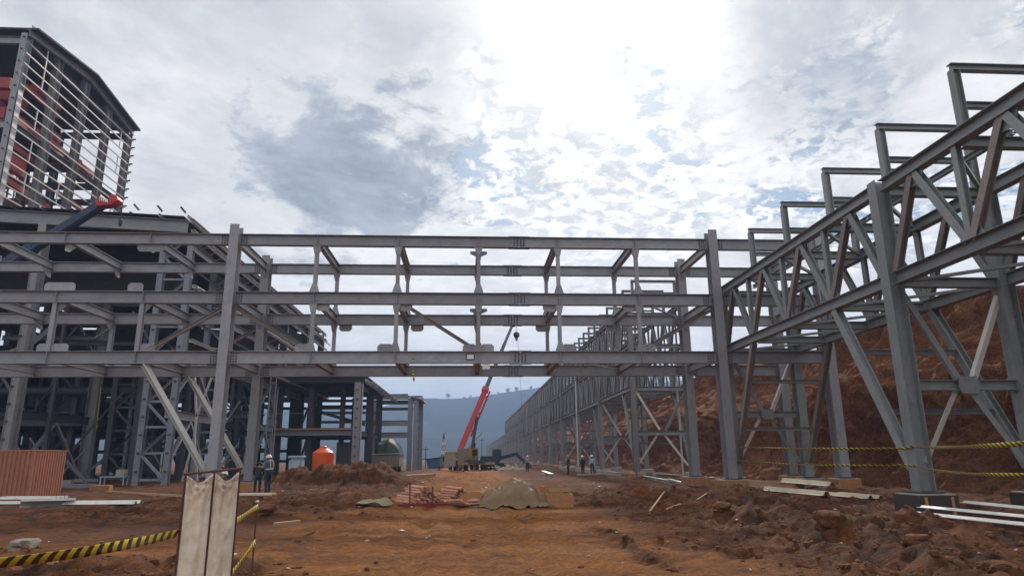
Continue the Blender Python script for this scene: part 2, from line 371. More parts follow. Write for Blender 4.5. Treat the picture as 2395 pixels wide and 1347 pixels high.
# numpy noise for relief
def _h(ix, iy, s):
    n = (ix.astype(np.int64)*374761393 + iy.astype(np.int64)*668265263 + s*974711) & 0x7fffffff
    n = ((n ^ (n >> 13))*1274126177) & 0x7fffffff
    return ((n ^ (n >> 16)) & 0xffff)/65535.
def vn(x, y, s=0):
    xi, yi = np.floor(x), np.floor(y); u, v_ = x-xi, y-yi; u = u*u*(3-2*u); v_ = v_*v_*(3-2*v_)
    a, b, c, d = _h(xi, yi, s), _h(xi+1, yi, s), _h(xi, yi+1, s), _h(xi+1, yi+1, s)
    return (a*(1-u)+b*u)*(1-v_) + (c*(1-u)+d*u)*v_ - .5
def fbm(x, y, s=0, o=4, gain=.5):
    r, a = 0, 1.
    for i in range(o): r = r + a*vn(x, y, s+i*17); x, y, a = x*2.03+11.3, y*2.03+5.7, a*gain
    return r
def sst(x, a, b):
    t = np.clip((x-a)/(b-a), 0, 1); return t*t*(3-2*t)

# ------------------------------------------------------------------ ground
MOUNDS = [(-7.3, 42.5, 2.1, 2.2, 1.25), (-10.3, 42.8, 1.45, 1.8, 1.08), (-8.7, 42.2, 1.4, 1.6, .22), (-5.3, 41.6, 2.0, 2.2, .85),
          (-4.6, 26.5, 2.0, 3.2, .32), (-6.8, 21.0, 2.2, 2.0, .25),
          (8.6, 22.5, 2.3, 2.8, .50), (8.0, 18.6, 1.7, 1.4, .45), (6.8, 26.5, 1.8, 2.6, .38), (8.0, 13.6, 1.4, 1.0, .28),
          (7.6, 16.6, 1.5, 1.6, .28), (9.0, 13.2, 1.8, 1.0, .32), (6.6, 11.2, 1.2, .8, .18),
          (-1.4, 46, 2.6, 7, .35), (-5.5, 10.6, 1.6, 1.0, .22), (-9.5, 11.6, 1.8, 1.2, .25), (-3.2, 17.2, 1.3, 1.2, .10)]
def loose_mask(x, y):
    w = 2.2*fbm(x*.45, y*.45, 31, 3)
    right = sst(x+w, 3.6, 5.2)*sst(y, 40, 30)
    left = sst(-x+w, 2.0, 3.6)*sst(y+2*w, 18.5, 21)*sst(y, 62, 50)*sst(x, -15, -11)
    nearl = sst(-x+w, 2.6, 4.0)*sst(-(y+w), -13.4, -11.6)
    rut = np.exp(-((x-2.95-.06*(15-y)+.25*w)/.22)**2)*sst(y, 10.2, 11)*sst(-y, -17.5, -15.5)
    return np.clip(np.maximum(np.maximum(np.maximum(right, left), nearl), .9*rut), 0, 1)
def ground_h(x, y):
    x = np.asarray(x, float); y = np.asarray(y, float)
    m = loose_mask(x, y); dist = np.hypot(x, y)
    nearf = sst(-dist, -160, -90)
    z = .10*fbm(x*.22, y*.22, 3, 4) + (.040*fbm(x*1.6, y*1.6, 5, 4, .6) + .05*fbm(x*.35, y*.9, 15, 5, .6) + .035*fbm(x*3.5, y*3.5, 16, 3, .6)*(fbm(x*.4, y*.4, 18, 2) > -.1))*nearf
    for (xo, am, ph, dp) in ((.9, .25, 0, .05), (-1.1, .25, 0, .05), (2.0, .5, 1.2, .035), (.2, .5, 1.2, .035), (-2.3, .7, 2.6, .03), (-.6, .7, 2.6, .03)):
        e_ = x-xo-am*np.sin(y*.17+ph)-.012*(y-16)*am; z = z - dp*np.exp(-(e_/.19)**4) + dp*.7*np.exp(-((np.abs(e_)-.30)/.10)**2)*(.6+vn(x*4, y*4, 8))
    rg = .5-np.abs(fbm(x*.95, y*.95, 9, 4, .55))
    win = np.exp(-((x-12.2)/2.7)**4-((y-16.4)/3.9)**4); m = m*(1-.9*win); z = z*(1-.6*win) - .09*win
    z = z + m*nearf*(.36*(rg-.32) + .17*fbm(x*2.3, y*2.3, 21, 4, .62))
    f1 = .55*fbm(x*.7, y*.7, 41, 4); f2 = 1+.35*fbm(x*1.9, y*1.9, 51, 4, .6)
    for (cx, cy, rx, ry, h) in MOUNDS:
        d2 = ((x-cx)/rx)**2 + ((y-cy)/ry)**2 + f1
        z = z + h*np.exp(-np.clip(d2, 0, 30)*1.15)*f2
    return z
def gz(x, y): return float(ground_h(np.array([x]), np.array([y]))[0])
def axis_pts(segs):
    out = []
    for a, b, s in segs: out += list(np.arange(a, b, s))
    return np.array(out+[segs[-1][1]])
gx = axis_pts([(-2600, -600, 250), (-600, -120, 40), (-120, -34, 4), (-34, -16, .4), (-16, 16, .085), (16, 24, .25), (24, 120, 6), (120, 600, 60), (600, 2600, 250)])
gy = np.concatenate([axis_pts([(-400, -40, 40), (-40, 4, 2), (4, 9, .4)])[:-1], 9*np.exp(np.arange(0, 2.45, .0062)), axis_pts([(106, 200, 3), (200, 700, 20), (700, 3000, 150)])])
X, Y = np.meshgrid(gx, gy); Z = ground_h(X, Y)
nx, ny = len(gx), len(gy)
me = bpy.data.meshes.new('ground')
idx = np.arange(nx*ny).reshape(ny, nx)
quads = np.stack([idx[:-1, :-1], idx[:-1, 1:], idx[1:, 1:], idx[1:, :-1]], -1).reshape(-1, 4)
me.vertices.add(nx*ny); me.vertices.foreach_set('co', np.stack([X, Y, Z], -1).astype('f4').ravel())
me.loops.add(len(quads)*4); me.loops.foreach_set('vertex_index', quads.astype('i4').ravel())
me.polygons.add(len(quads)); me.polygons.foreach_set('loop_start', np.arange(0, len(quads)*4, 4, dtype='i4'))
me.polygons.foreach_set('use_smooth', np.ones(len(quads), bool))
at_ = me.attributes.new('loose', 'FLOAT', 'POINT'); at_.data.foreach_set('value', loose_mask(X, Y).astype('f4').ravel())
me.materials.append(M['soil']); me.update(calc_edges=True); me.validate()
ground = link('ground', me); tag(ground, 'red brown bare earth of the construction site with a rutted ochre track', None, kind='structure')

# the cut earth slope to the right, parallel to the long rack
sy = np.concatenate([np.arange(2, 60, .16), np.arange(60, 130, .5), np.arange(130, 420, 4)])
sv = np.concatenate([np.linspace(0, 1, 95), 1+np.linspace(.03, 1, 10)])
SY, SV = np.meshgrid(sy, sv)
def slope_surface(v, y):
    base = 18.7 + .9*fbm(y*.12, y*0+2, 61, 3)
    crest = 9.9 + 1.3*fbm(y*.10, y*0+7, 63, 3)
    run = 7.4
    t = np.clip(v, 0, 1)
    x = base + run*(t + .07*np.sin(t*6.28*1.5))
    z = crest*(t - .035*np.sin(t*6.28*1.5+.4)) - .25
    x = x + np.where(v > 1, (v-1)*60, 0); z = z + np.where(v > 1, (v-1)*3.0, 0)
    env = sst(t, 0, .06)
    groove = fbm(y*1.35 + z*.55, z*.22, 71, 4, .6); lump = fbm(y*.42, z*.45, 73, 5, .55); fine = fbm(y*2.6, z*2.6, 77, 4, .65)
    rid = .5-np.abs(fbm(y*.9+z*.5, z*.8, 79, 4, .6)); out = env*(.95*lump + .55*groove + .34*fine + .45*(rid-.35) + .10*np.sin((y+.55*z)*8.5 + 5*fbm(y*.5, z*.5, 75, 3))*sst(fbm(y*.2, z*.25, 76, 2), -.1, .15))
    # a steep bite out of the face
    bite = np.exp(-((y-27)/7)**2)*np.exp(-((t-.34)/.20)**2)
    out = out - 1.0*bite
    return x - out*.80, y, z + out*.45
SX, SYY, SZ = slope_surface(SV, SY)
n0, n1_ = SX.shape; idx = np.arange(n0*n1_).reshape(n0, n1_)
quads = np.stack([idx[:-1, :-1], idx[:-1, 1:], idx[1:, 1:], idx[1:, :-1]], -1).reshape(-1, 4)
me = bpy.data.meshes.new('cut_slope'); me.from_pydata(np.stack([SX, SYY, SZ], -1).reshape(-1, 3).tolist(), [], quads[:, ::-1].tolist())
me.materials.append(M['slope']); me.polygons.foreach_set('use_smooth', [True]*len(me.polygons)); me.update()
tag(link('earth_slope', me), 'steep cut bank of raw red brown earth behind the racks', None, kind='structure')

# far forested hill
RX = [-2600, -900, -420, -260, -200, -150, -100, 0, 78, 164, 290, 520, 900, 1500, 2600]
RZ = [60, 95, 112, 116, 114, 125, 128, 131, 143, 154, 166, 170, 166, 150, 100]
hx = np.arange(-2500, 2500, 14.); hv = np.linspace(0, 1.4, 46)
HX, HV = np.meshgrid(hx, hv)
ridge = np.interp(HX, RX, RZ) + 5*fbm(HX*.012, HX*0+3, 81, 4)
HZ = ridge*np.where(HV <= 1, HV**.85, 1-(HV-1)*.8) + sst(HV, .02, .2)*(10*fbm(HX*.011, HV*7, 83, 5, .55))*np.where(np.abs(HV-1) < .1, .35, 1) - 2
HY = 900 + HV*600 + 60*fbm(HX*.004, HV*2, 85, 3)*np.clip(1-np.abs(HV-1)*3, 0, 1)*0 + 0*HX
n0, n1_ = HX.shape; idx = np.arange(n0*n1_).reshape(n0, n1_)
quads = np.stack([idx[:-1, :-1], idx[:-1, 1:], idx[1:, 1:], idx[1:, :-1]], -1).reshape(-1, 4)
me = bpy.data.meshes.new('hill'); me.from_pydata(np.stack([HX, HY, HZ], -1).reshape(-1, 3).tolist(), [], quads.tolist())
me.materials.append(M['hill']); me.polygons.foreach_set('use_smooth', [True]*len(me.polygons)); me.update()
tag(link('hill', me), 'long forested hill fading into blue haze', None, kind='structure')

# trees standing on the ridge
def leaf_crown(seed, r, h, n=150):
    rr = random.Random(seed); v, f = [], []
    lobes = [(rr.uniform(-.5, .5)*r, rr.uniform(-.5, .5)*r, h*(.45+.5*rr.random()), r*rr.uniform(.35, .6)) for _ in range(6)]
    for _ in range(n):
        cx, cy, cz, cr = rr.choice(lobes); d = Vector((rr.gauss(0, 1), rr.gauss(0, 1), rr.gauss(0, .8))).normalized()*cr*rr.random()**.4
        c = Vector((cx, cy, cz))+d; s = r*rr.uniform(.10, .22)
        a = Vector((rr.gauss(0, 1), rr.gauss(0, 1), rr.gauss(0, 1))).normalized(); b = a.orthogonal().normalized()
        k = len(v); v += [tuple(c+a*s), tuple(c+b*s), tuple(c-a*s), tuple(c-b*s)]; f.append([k, k+1, k+2, k+3])
    return v, f
def trunk(h, r):
    B = Bag(); n = 6
    v, f = lathe([(r*1.4, 0), (r, h*.3), (r*.5, h*.8)], n); B.add(v, f)
    for a in (0.4, 2.3, 4.4):
        B.mem(('B', r*.5, r*.5), (0, 0, h*.4), (math.cos(a)*h*.22, math.sin(a)*h*.22, h*.7))
    return B
TREES = [(975, 931, 9, 'small round tree on the ridge right of the far steel portal'), (1049, 930, 13, 'tall slim tree standing alone on the dip of the ridge'),
         (1018, 931, 5, 'low bush on the ridge left of the tall slim tree'), (1086, 929, 7, 'small tree on the ridge just left of the crane boom'),
         (1100, 928, 9, 'bushy tree on the ridge touching the crane boom'), (1150, 921, 6, 'low tree on the ridge right of the crane boom'),
         (1166, 918, 8, 'tree on the ridge between crane boom and hook line'), (1187, 913, 13, 'tall forked tree on the rising ridge near the hook line'),
         (1208, 911, 12, 'tall thin tree on the rising ridge behind the hook line'), (1243, 905, 10, 'tree high on the ridge beside the truss roof line'),
         (930, 935, 7, 'small tree on the ridge behind the far steel portal')]
for i, (px, py, h, lab) in enumerate(TREES):
    p = at(px, py, 'Y', 1500); zz = float(np.interp(p.x, RX, RZ) + 5*fbm(np.array([p.x*.012]), np.array([3.]), 81, 4)[0]) - 6.5
    t = thing('ridge_tree', lab, 'tree', (p.x, 1500, zz), 'trees along the ridge')
    link('trunk', mesh_of('trunk', *(lambda B: (B.v, B.f))(trunk(h*.9, h*.03)), 'bark'), t, Matrix.Translation((p.x, 1500, zz)))
    v, f = leaf_crown(i+3, h*.5, h*1.1, 170); link('crown', mesh_of('crown', v, f, 'leaf'), t, Matrix.Translation((p.x, 1500, zz)))

# haze: real air filling the valley
bm = bmesh.new(); bmesh.ops.create_cube(bm, size=1)
me = bpy.data.meshes.new('haze'); bm.to_mesh(me); bm.free()
hm = bpy.data.materials.new('valley_haze'); hm.use_nodes = True; hm.node_tree.nodes.clear()
pv = N(hm.node_tree, 'ShaderNodeVolumePrincipled'); pv.inputs['Color'].default_value = (.42, .60, .94, 1)
pv.inputs['Density'].default_value = HAZE = .00055; pv.inputs['Anisotropy'].default_value = 0
hm.node_tree.links.new(pv.outputs[0], N(hm.node_tree, 'ShaderNodeOutputMaterial').inputs['Volume'])
me.materials.append(hm)
hz_o = link('haze', me, None, Matrix.Translation((0, 1200, 91)) @ Matrix.Diagonal((5600, 3800, 186, 1)))
tag(hz_o, 'thin blue haze hanging in the valley air', None, kind='stuff')

# clods and stones on the loose soil: too many to count
def clod_mesh(seed):
    rr = random.Random(seed); bm = bmesh.new(); bmesh.ops.create_icosphere(bm, subdivisions=1, radius=1)
    v = [tuple(q.co*rr.uniform(.65, 1.2)) for q in bm.verts]; bm.verts.ensure_lookup_table()
    f = [[q.index for q in ff.verts] for ff in bm.faces]; bm.free(); return np.array(v), np.array(f)
protos = [clod_mesh(i) for i in range(6)]
def scatter(name, n, xr, yr, smin, smax, power, keep, label, m='clod', seed=1, flat=.95):
    rng = np.random.default_rng(seed); V, Fc, o = [], [], 0
    ys = yr[0]*np.exp(rng.random(n)*math.log(yr[1]/yr[0])); xs = rng.uniform(xr[0], xr[1], n)
    ok = rng.random(n) < keep(xs, ys); xs, ys = xs[ok], ys[ok]; zs = ground_h(xs, ys)
    for x, y, z in zip(xs, ys, zs):
        s = smin + (smax-smin)*rng.random()**power; v, f = protos[rng.integers(6)]
        a = rng.random()*6.28; c, sn = math.cos(a), math.sin(a); e = np.array([1, rng.uniform(.6, 1), flat*rng.uniform(.6, 1)])
        w = v*e*s; w = np.stack([w[:, 0]*c-w[:, 1]*sn, w[:, 0]*sn+w[:, 1]*c, w[:, 2]], 1) + (x, y, z+s*.12)
        V.append(w); Fc.append(f+o); o += len(v)
    me = bpy.data.meshes.new(name); me.from_pydata(np.concatenate(V).tolist(), [], np.concatenate(Fc).tolist()); me.materials.append(M[m]); me.update()
    ob = link(name, me); tag(ob, label, 'soil', kind='stuff'); return ob
scatter('soil_clods', 19000, (-14, 15), (9, 46), .010, .085, 4.5, lambda x, y: .018+.98*loose_mask(x, y)*(1-.5*(y > 30)), 'crumbled clods of red brown soil over the loose ground', seed=2)
scatter('pale_stones', 420, (-14, 15), (9, 50), .008, .04, 3, lambda x, y: .25+.6*loose_mask(x, y), 'small pale stones and chips scattered on the earth', m='tan', seed=3)

# ------------------------------------------------------------------ crossing pipe rack (the big gantry over the track)
YN, YB = 32.0, 37.2
XL, XR, X3 = -11.41, 12.27, 17.7
LV = [(6.529, 5.946), (9.388, 8.810), (12.276, 11.726)]       # top and underside of the three beam levels
XS = [XL+(XR-XL)*i/6 for i in range(7)]
rack = thing('crossing_pipe_rack', 'grey steel three level pipe rack spanning the dirt track on tall columns', 'steel frame', (0, 34.6, 0))
for y in (YN, YB):
    for x in (-26.2, XL, XR, X3):
        c = mem('column', rack, ('I', .62, .44), (x, y, .55), (x, y, 12.72), 'steel', up=(0, 1, 0))
        bxm('base_plate', c, (x, y, .535), (.7, .85, .05), 'steel_dark')
    for (t, b) in LV:
        zc, d = (t+b)/2, t-b
        for (x0, x1) in ((-26.0, XL-.225), (XL+.225, 2.42), (2.46, XR-.225), (XR+.225, X3-.225)):
            mem('main_beam', rack, ('I', d, .30), (x0, y, zc), (x1, y, zc), 'steel')
        # bolted splice
        s = plate('splice_plate', rack, [(2.1, b+.06), (2.78, b+.06), (2.78, t-.06), (2.1, t-.06)], 'Y', y-.018, .02, 'steel')
        for zz in (t+.012, b-.012): bxm('flange_splice', rack, (2.44, y, zz), (1.05, .30, .022), 'steel_dark')
        B = Bag()
        for i in range(4):
            for j in range(5): B.box((2.2+i*.16, y-.04, b+.12+j*(d-.24)/4), (.06, .035, .06))
        for xx in (XL-.62, XL+.30, XR-.62, XR+.30):
            for i in range(3):
                for j in range(4): B.box((xx+i*.12, y-.026, b+.1+j*(d-.2)/3), (.055, .04, .055))
        B.build('bolt_rows', 'steel_dark', rack, kind='stuff')
        # web stiffeners at each panel point
        for x in [-23.0, -19.35, -15.4] + XS[1:6]:
            plate('web_stiffener', rack, [(y-.148, b+.02), (y-.01, b+.02), (y-.01, t-.02), (y-.148, t-.02)], 'X', x, .018, 'steel')
PX = [-23.0, -19.35, -15.4] + XS[1:6]
for li, (t, b) in enumerate(LV):
    zc, d = (t+b)/2, t-b
    for x in PX + [XL, XR, X3]:
        if x in (X3,) and li == 0: continue
        mt = 'steel_rust' if (li == 0 and x in XS[1:5]) else 'steel'
        e = .32 if x in (XL, XR, X3) else .02
        mem('cross_beam', rack, ('I', d*.72, .24), (x, YN+e, t-d*.36-.02), (x, YB-e, t-d*.36-.02), mt)
        if li > 0:
            for (ya, s) in ((YN+.02, 1), (YB-.02, -1)):          # haunch flare under the cross beam ends
                if s > 0 and x in (XL, XR, X3): continue
                plate('haunch', rack, [(ya, b+.02), (ya+s*.9, b+d*.26), (ya+s*.9, b+d*.22), (ya+s*.35, b-.32), (ya, b-.35)], 'X', x, .02, mt)
# intermediate posts between levels, with flared ends
for y in (YN, YB):
    for x in XS[1:6]:
        for li in (0, 1):
            z0, z1 = LV[li][0], LV[li+1][1]
            p = mem('post', rack, ('I', .20, .18), (x, y, z0), (x, y, z1), 'steel', up=(0, 1, 0))
            plate('foot_flare', p, [(x-.24, z0+.005), (x+.24, z0+.005), (x+.11, z0+.42), (x-.11, z0+.42)], 'Y', y-.115, .02, 'steel')
            plate('head_flare', p, [(x-.11, z1-.42), (x+.11, z1-.42), (x+.2, z1-.005), (x-.2, z1-.005)], 'Y', y-.115, .02, 'steel')
    for x in (-19.35, -15.4):
        mem('post', rack, ('I', .22, .2), (x, y, LV[0][0]), (x, y, LV[1][1]), 'steel', up=(0, 1, 0))
# tee brackets at the middle panel
for li in (1, 2):
    b = LV[li][1]; x = XS[3]
    plate('tee_bracket', rack, [(x-.10, b-.62), (x+.10, b-.62), (x+.13, b-.42), (x+.42, b-.30), (x+.42, b-.16), (x-.42, b-.16), (x-.42, b-.30), (x-.13, b-.42)], 'Y', YN+.12, .025, 'steel')
def gusset(x0, x1, z0, z1, y, up=True):
    c = .12
    if up: pts = [(x0, z0), (x1, z0), (x1, z1-c), (x1-c, z1), (x0+c, z1), (x0, z1-c)]
    else: pts = [(x0, z1), (x1, z1), (x1, z0+c), (x1-c, z0), (x0+c, z0), (x0, z0+c)]
    plate('gusset_plate', rack, pts, 'Y', y, .024, 'steel')
t1, b2 = LV[0][0]+.003, LV[1][1]-.003
for x0, x1 in ((XS[2]-.85, XS[2]-.1), (XS[3]-.75, XS[3]-.1), (XS[3]+.1, XS[3]+.75), (XS[4]+.1, XS[4]+.8), (XS[1]-.75, XS[1]-.1), (XS[5]+.1, XS[5]+.75), (-19.9, -19.46), (-19.24, -18.5), (-15.3, -14.6)):
    gusset(x0, x1, t1, t1+.36, YN, True)
for x0, x1 in ((XS[1]+.1, XS[1]+.75), (XS[2]+.1, XS[2]+.75), (XS[4]-.8, XS[4]-.1), (XS[5]-.75, XS[5]-.1)):
    gusset(x0, x1, b2-.32, b2, YN, False); gusset(x0+.15, x1+.2, LV[1][1]-.36, LV[1][1]-.003, YB, False)
for x in (-22.3, -18.9, -14.9): gusset(x-.1, x+.75, t1, t1+.34, YB, True)
for x0, x1 in ((-20.0, -18.6), (-16.2, -15.5)): gusset(x0, x1, LV[1][0]+.003, LV[1][0]+.42, YN, True)
for x0, x1 in ((-16.0, -14.7),): gusset(x0, x1, LV[2][1]-.36, LV[2][1]-.003, YN, False)
# diagonal braces between the two lower levels
for y in (YN, YB):
    for (x0, z0, x1, z1) in ((XL-.25, 8.62, -14.9, 6.62), (XL+.25, 8.62, XS[1]-.1, 6.62), (XR-.25, 8.62, XS[5]+.1, 6.62)):
        mem('diagonal_brace', rack, ('I', .17, .17), (x0, y+.05, z0), (x1, y+.05, z1), 'steel_rust')
mem('diagonal_brace', rack, ('I', .16, .16), (XS[2]+.7, YN+.05, 8.6), (XS[3]-.2, YN+.05, 6.66), 'steel_rust')
mem('plan_brace', rack, ('L', .12), (XS[5], YN+.3, 9.1), (XR-.3, YB-.3, 9.1), 'steel')
mem('plan_brace', rack, ('L', .12), (XS[4], YN+.3, 6.2), (XS[5], YB-.3, 6.2), 'steel')
# knee props from the low beam to the left column feet
for y in (YN, YB):
    mem('knee_prop', rack, ('I', .20, .25), (-15.0, y-.02, 5.93), (XL-.28, y-.02, .95), 'steel_lit', up=(.60, -.50, .45))
# a framed notice, a loose sheet and a scrap of tape on the lowest beam
sp = at(1100, 833, 'Y', YN-.2)
sg = thing('notice_board', 'small white notice in a black frame on the lowest near beam', 'sign', (sp.x, YN-.03, sp.z))
bxm('panel', sg, (sp.x, YN-.030, sp.z), (.42, .012, .30), 'signblack'); bxm('notice_sheet', sg, (sp.x, YN-.040, sp.z), (.33, .006, .215), 'paper')
sp = at(1137, 857, 'Y', YN-.16)
me_ = plate('notice_sheet', None, [(sp.x-.18, sp.z-.13), (sp.x+.18, sp.z-.12), (sp.x+.18, sp.z+.12), (sp.x-.18, sp.z+.125)], 'Y', YN-.157, .004, 'paper')
tag(me_, 'plain white sheet hung under the edge of the lowest beam', 'paper')

# pedestals: each column stands on a formed footing of its own
def pedestal(x, y, m, label, s=.95, h=.55):
    z0 = min(gz(x-s/2, y-s/2), gz(x+s/2, y-s/2), gz(x, y+s/2))-.25
    t = thing('column_footing', label, 'footing', (x, y, z0), 'footings under the columns')
    bxm('block', t, (x, y, (z0+h-.045)/2), (s-.09, s-.09, h-.045-z0), 'concrete')
    if m != 'concrete':
        for (dx_, dy_, sx, sy_) in ((0, -s/2+.02, s, .036), (0, s/2-.02, s, .036), (-s/2+.02, 0, .036, s-.08), (s/2-.02, 0, .036, s-.08)):
            bxm('formwork_board', t, (x+dx_, y+dy_, (z0+h-.08)/2), (sx, sy_, h-.08-z0), m)
        for dx_ in (-s/3, s/3): bxm('batten', t, (x+dx_, y-s/2-.02, (z0+h-.12)/2), (.07, .04, h-.12-z0), 'timber')
    return t
pedestal(XL, YN, 'formwork', 'plywood formed footing under the left near rack column', 1.15)
pedestal(XL, YB, 'formwork', 'plywood formed footing under the left rear rack column beside the standing worker', 1.15)
pedestal(XR, YN, 'formwork', 'plywood formed footing under the right near rack column', 1.2, .55)
pedestal(XR, YB, 'formwork', 'plywood formed footing under the right rear rack column', 1.2)
pedestal(X3, YN, 'formwork', 'plywood formed footing under the outer near rack column by the bank', 1.1)
pedestal(X3, YB, 'formwork', 'plywood formed footing under the outer rear rack column by the bank', 1.1)
pedestal(-26.2, YN, 'concrete', 'concrete footing under the far left near column'); pedestal(-26.2, YB, 'concrete', 'concrete footing under the far left rear column')

# ------------------------------------------------------------------ near truss rack along the right edge
RA, RB = 12.95, 16.5
near = thing('near_truss_rack', 'galvanised truss rack with upright portal frames running along the earth bank', 'steel frame', (14.7, 19.2, 0))
CY = [33.0, 19.2, 5.4]
for x in (RA, RB):
    for y in CY:
        c = mem('column', near, ('I', .46, .42), (x, y, .55), (x, y, 9.98), 'steel_green', up=(1, 0, 0) if y < 30 else (0, 1, 0))
        bxm('base_plate', c, (x, y, .535), (.75, .75, .05), 'steel_dark')
    for a, b in ((33.0, 19.2), (19.2, 5.4)):
        for z in (6.75, 9.74):
            mem('chord', near, ('I', .38, .32), (x, a-.24, z), (x, b+.24, z), 'steel_green')
        ys = [a-(a-b)*i/4 for i in range(5)]
        for i in range(4):
            ym = (ys[i]+ys[i+1])/2
            mem('web_diagonal', near, ('I', .20, .24), (x, ys[i]-(.3 if i == 0 else .08), 6.92), (x, ym+.06, 9.57), 'steel_rust', up=(1, 0, 0))
            mem('web_diagonal', near, ('I', .20, .24), (x, ys[i+1]+(.3 if i == 3 else .08), 6.92), (x, ym-.06, 9.57), 'steel_green', up=(1, 0, 0))
            plate('node_plate', near, [(ym-.42, 9.56), (ym+.42, 9.56), (ym+.25, 9.16), (ym-.25, 9.16)], 'X', x, .022, 'steel_green')
            if i:
                mem('web_post', near, ('I', .18, .2), (x, ys[i], 6.92), (x, ys[i], 9.57), 'steel_green', up=(1, 0, 0))
                plate('node_plate', near, [(ys[i]-.45, 6.93), (ys[i]+.45, 6.93), (ys[i]+.28, 7.36), (ys[i]-.28, 7.36)], 'X', x, .022, 'steel_green')
# cross members and upright portal frames above the truss
for y in [33.0-3.45*i for i in range(9)]:
    for z in (6.72, 9.70):
        mem('cross_beam', near, ('I', .30, .26), (RA+.2, y-.0, z-.03), (RB-.2, y, z-.03), 'steel_green')
    if y < 32:
        yp = y
        for x in (13.3, 16.25):
            mem('portal_post', near, ('I', .22, .22), (x, yp, 9.87), (x, yp, 11.82), 'steel_green', up=(1, 0, 0))
        mem('portal_beam', near, ('I', .20, .2), (13.19, yp, 11.93), (16.4, yp, 11.93), 'steel_green')
        mem('portal_rail', near, ('I', .17, .18), (13.42, yp, 10.78), (16.13, yp, 10.78), 'steel_green')
    mem('plan_brace', near, ('L', .11), (RA+.2, y-.2, 6.6), (RB-.2, y-3.2, 6.6), 'steel_green')
    mem('plan_brace', near, ('L', .11), (RB-.2, y-.2, 9.6), (RA+.2, y-3.2, 9.6), 'steel_green')
for i in range(8):
    y0 = 31.3-3.45*i; mem('top_rail', near, ('I', .16, .16), (14.7, y0+1.7, 10.05), (14.7, y0-1.7, 10.05), 'steel_green')
# leg braces
for x in (RA, RB):
    mem('leg_brace', near, ('I', .24, .26), (x, 29.6, 6.55), (x, 32.7, 1.2), 'steel_rust', up=(1, 0, 0))
    mem('leg_brace', near, ('I', .26, .28), (x, 22.5, 6.55), (x, 19.5, 1.2), 'steel_green', up=(1, 0, 0))
for y, z in ((30.55, 4.9), (31.75, 2.8), (21.55, 4.9), (20.4, 2.85)):
    mem('brace_tie', near, ('I', .16, .18), (RA+.14, y, z), (RB-.14, y, z), 'steel_rust' if y > 30 else 'steel_blue')
for y in (33.0, 19.2, 5.4):
    mem('tie_beam', near, ('I', .30, .26), (RA+.23, y, 3.55), (RB-.23, y, 3.55), 'steel_green')
    mid = (RA+RB)/2
    for (x0, z0) in ((RA+.2, 6.35), (RB-.2, 6.35), (RA+.25, 1.3), (RB-.25, 1.3)):
        mem('cross_brace', near, ('L', .16), (x0, y, z0), (mid+(.25 if x0 > mid else -.25), y, 3.72 if z0 > 3 else 3.38), 'steel_lit' if (x0 > mid) == (z0 > 3) else 'steel_green', up=(0, 1, .3))  # one diagonal of each cross takes the lit copy
    plate('cross_gusset', near, [(mid-.26, 3.3), (mid+.26, 3.3), (mid+.34, 3.55), (mid+.26, 3.8), (mid-.26, 3.8), (mid-.34, 3.55)], 'Y', y-.16, .02, 'steel_green')
pedestal(RA, 33.0+.35, 'formwork', 'formed footing under the truss rack column touching the right gantry column', .95, .5)
pedestal(RA, 19.2, 'deck', 'dark sheeted footing under the near truss column by the white panels', 1.15)
pedestal(RB, 19.2, 'deck', 'dark sheeted footing at the foot of the earth bank', 1.15)
pedestal(RB, 33.0, 'concrete', 'concrete footing under the truss column nearest the outer gantry column', 1.0)

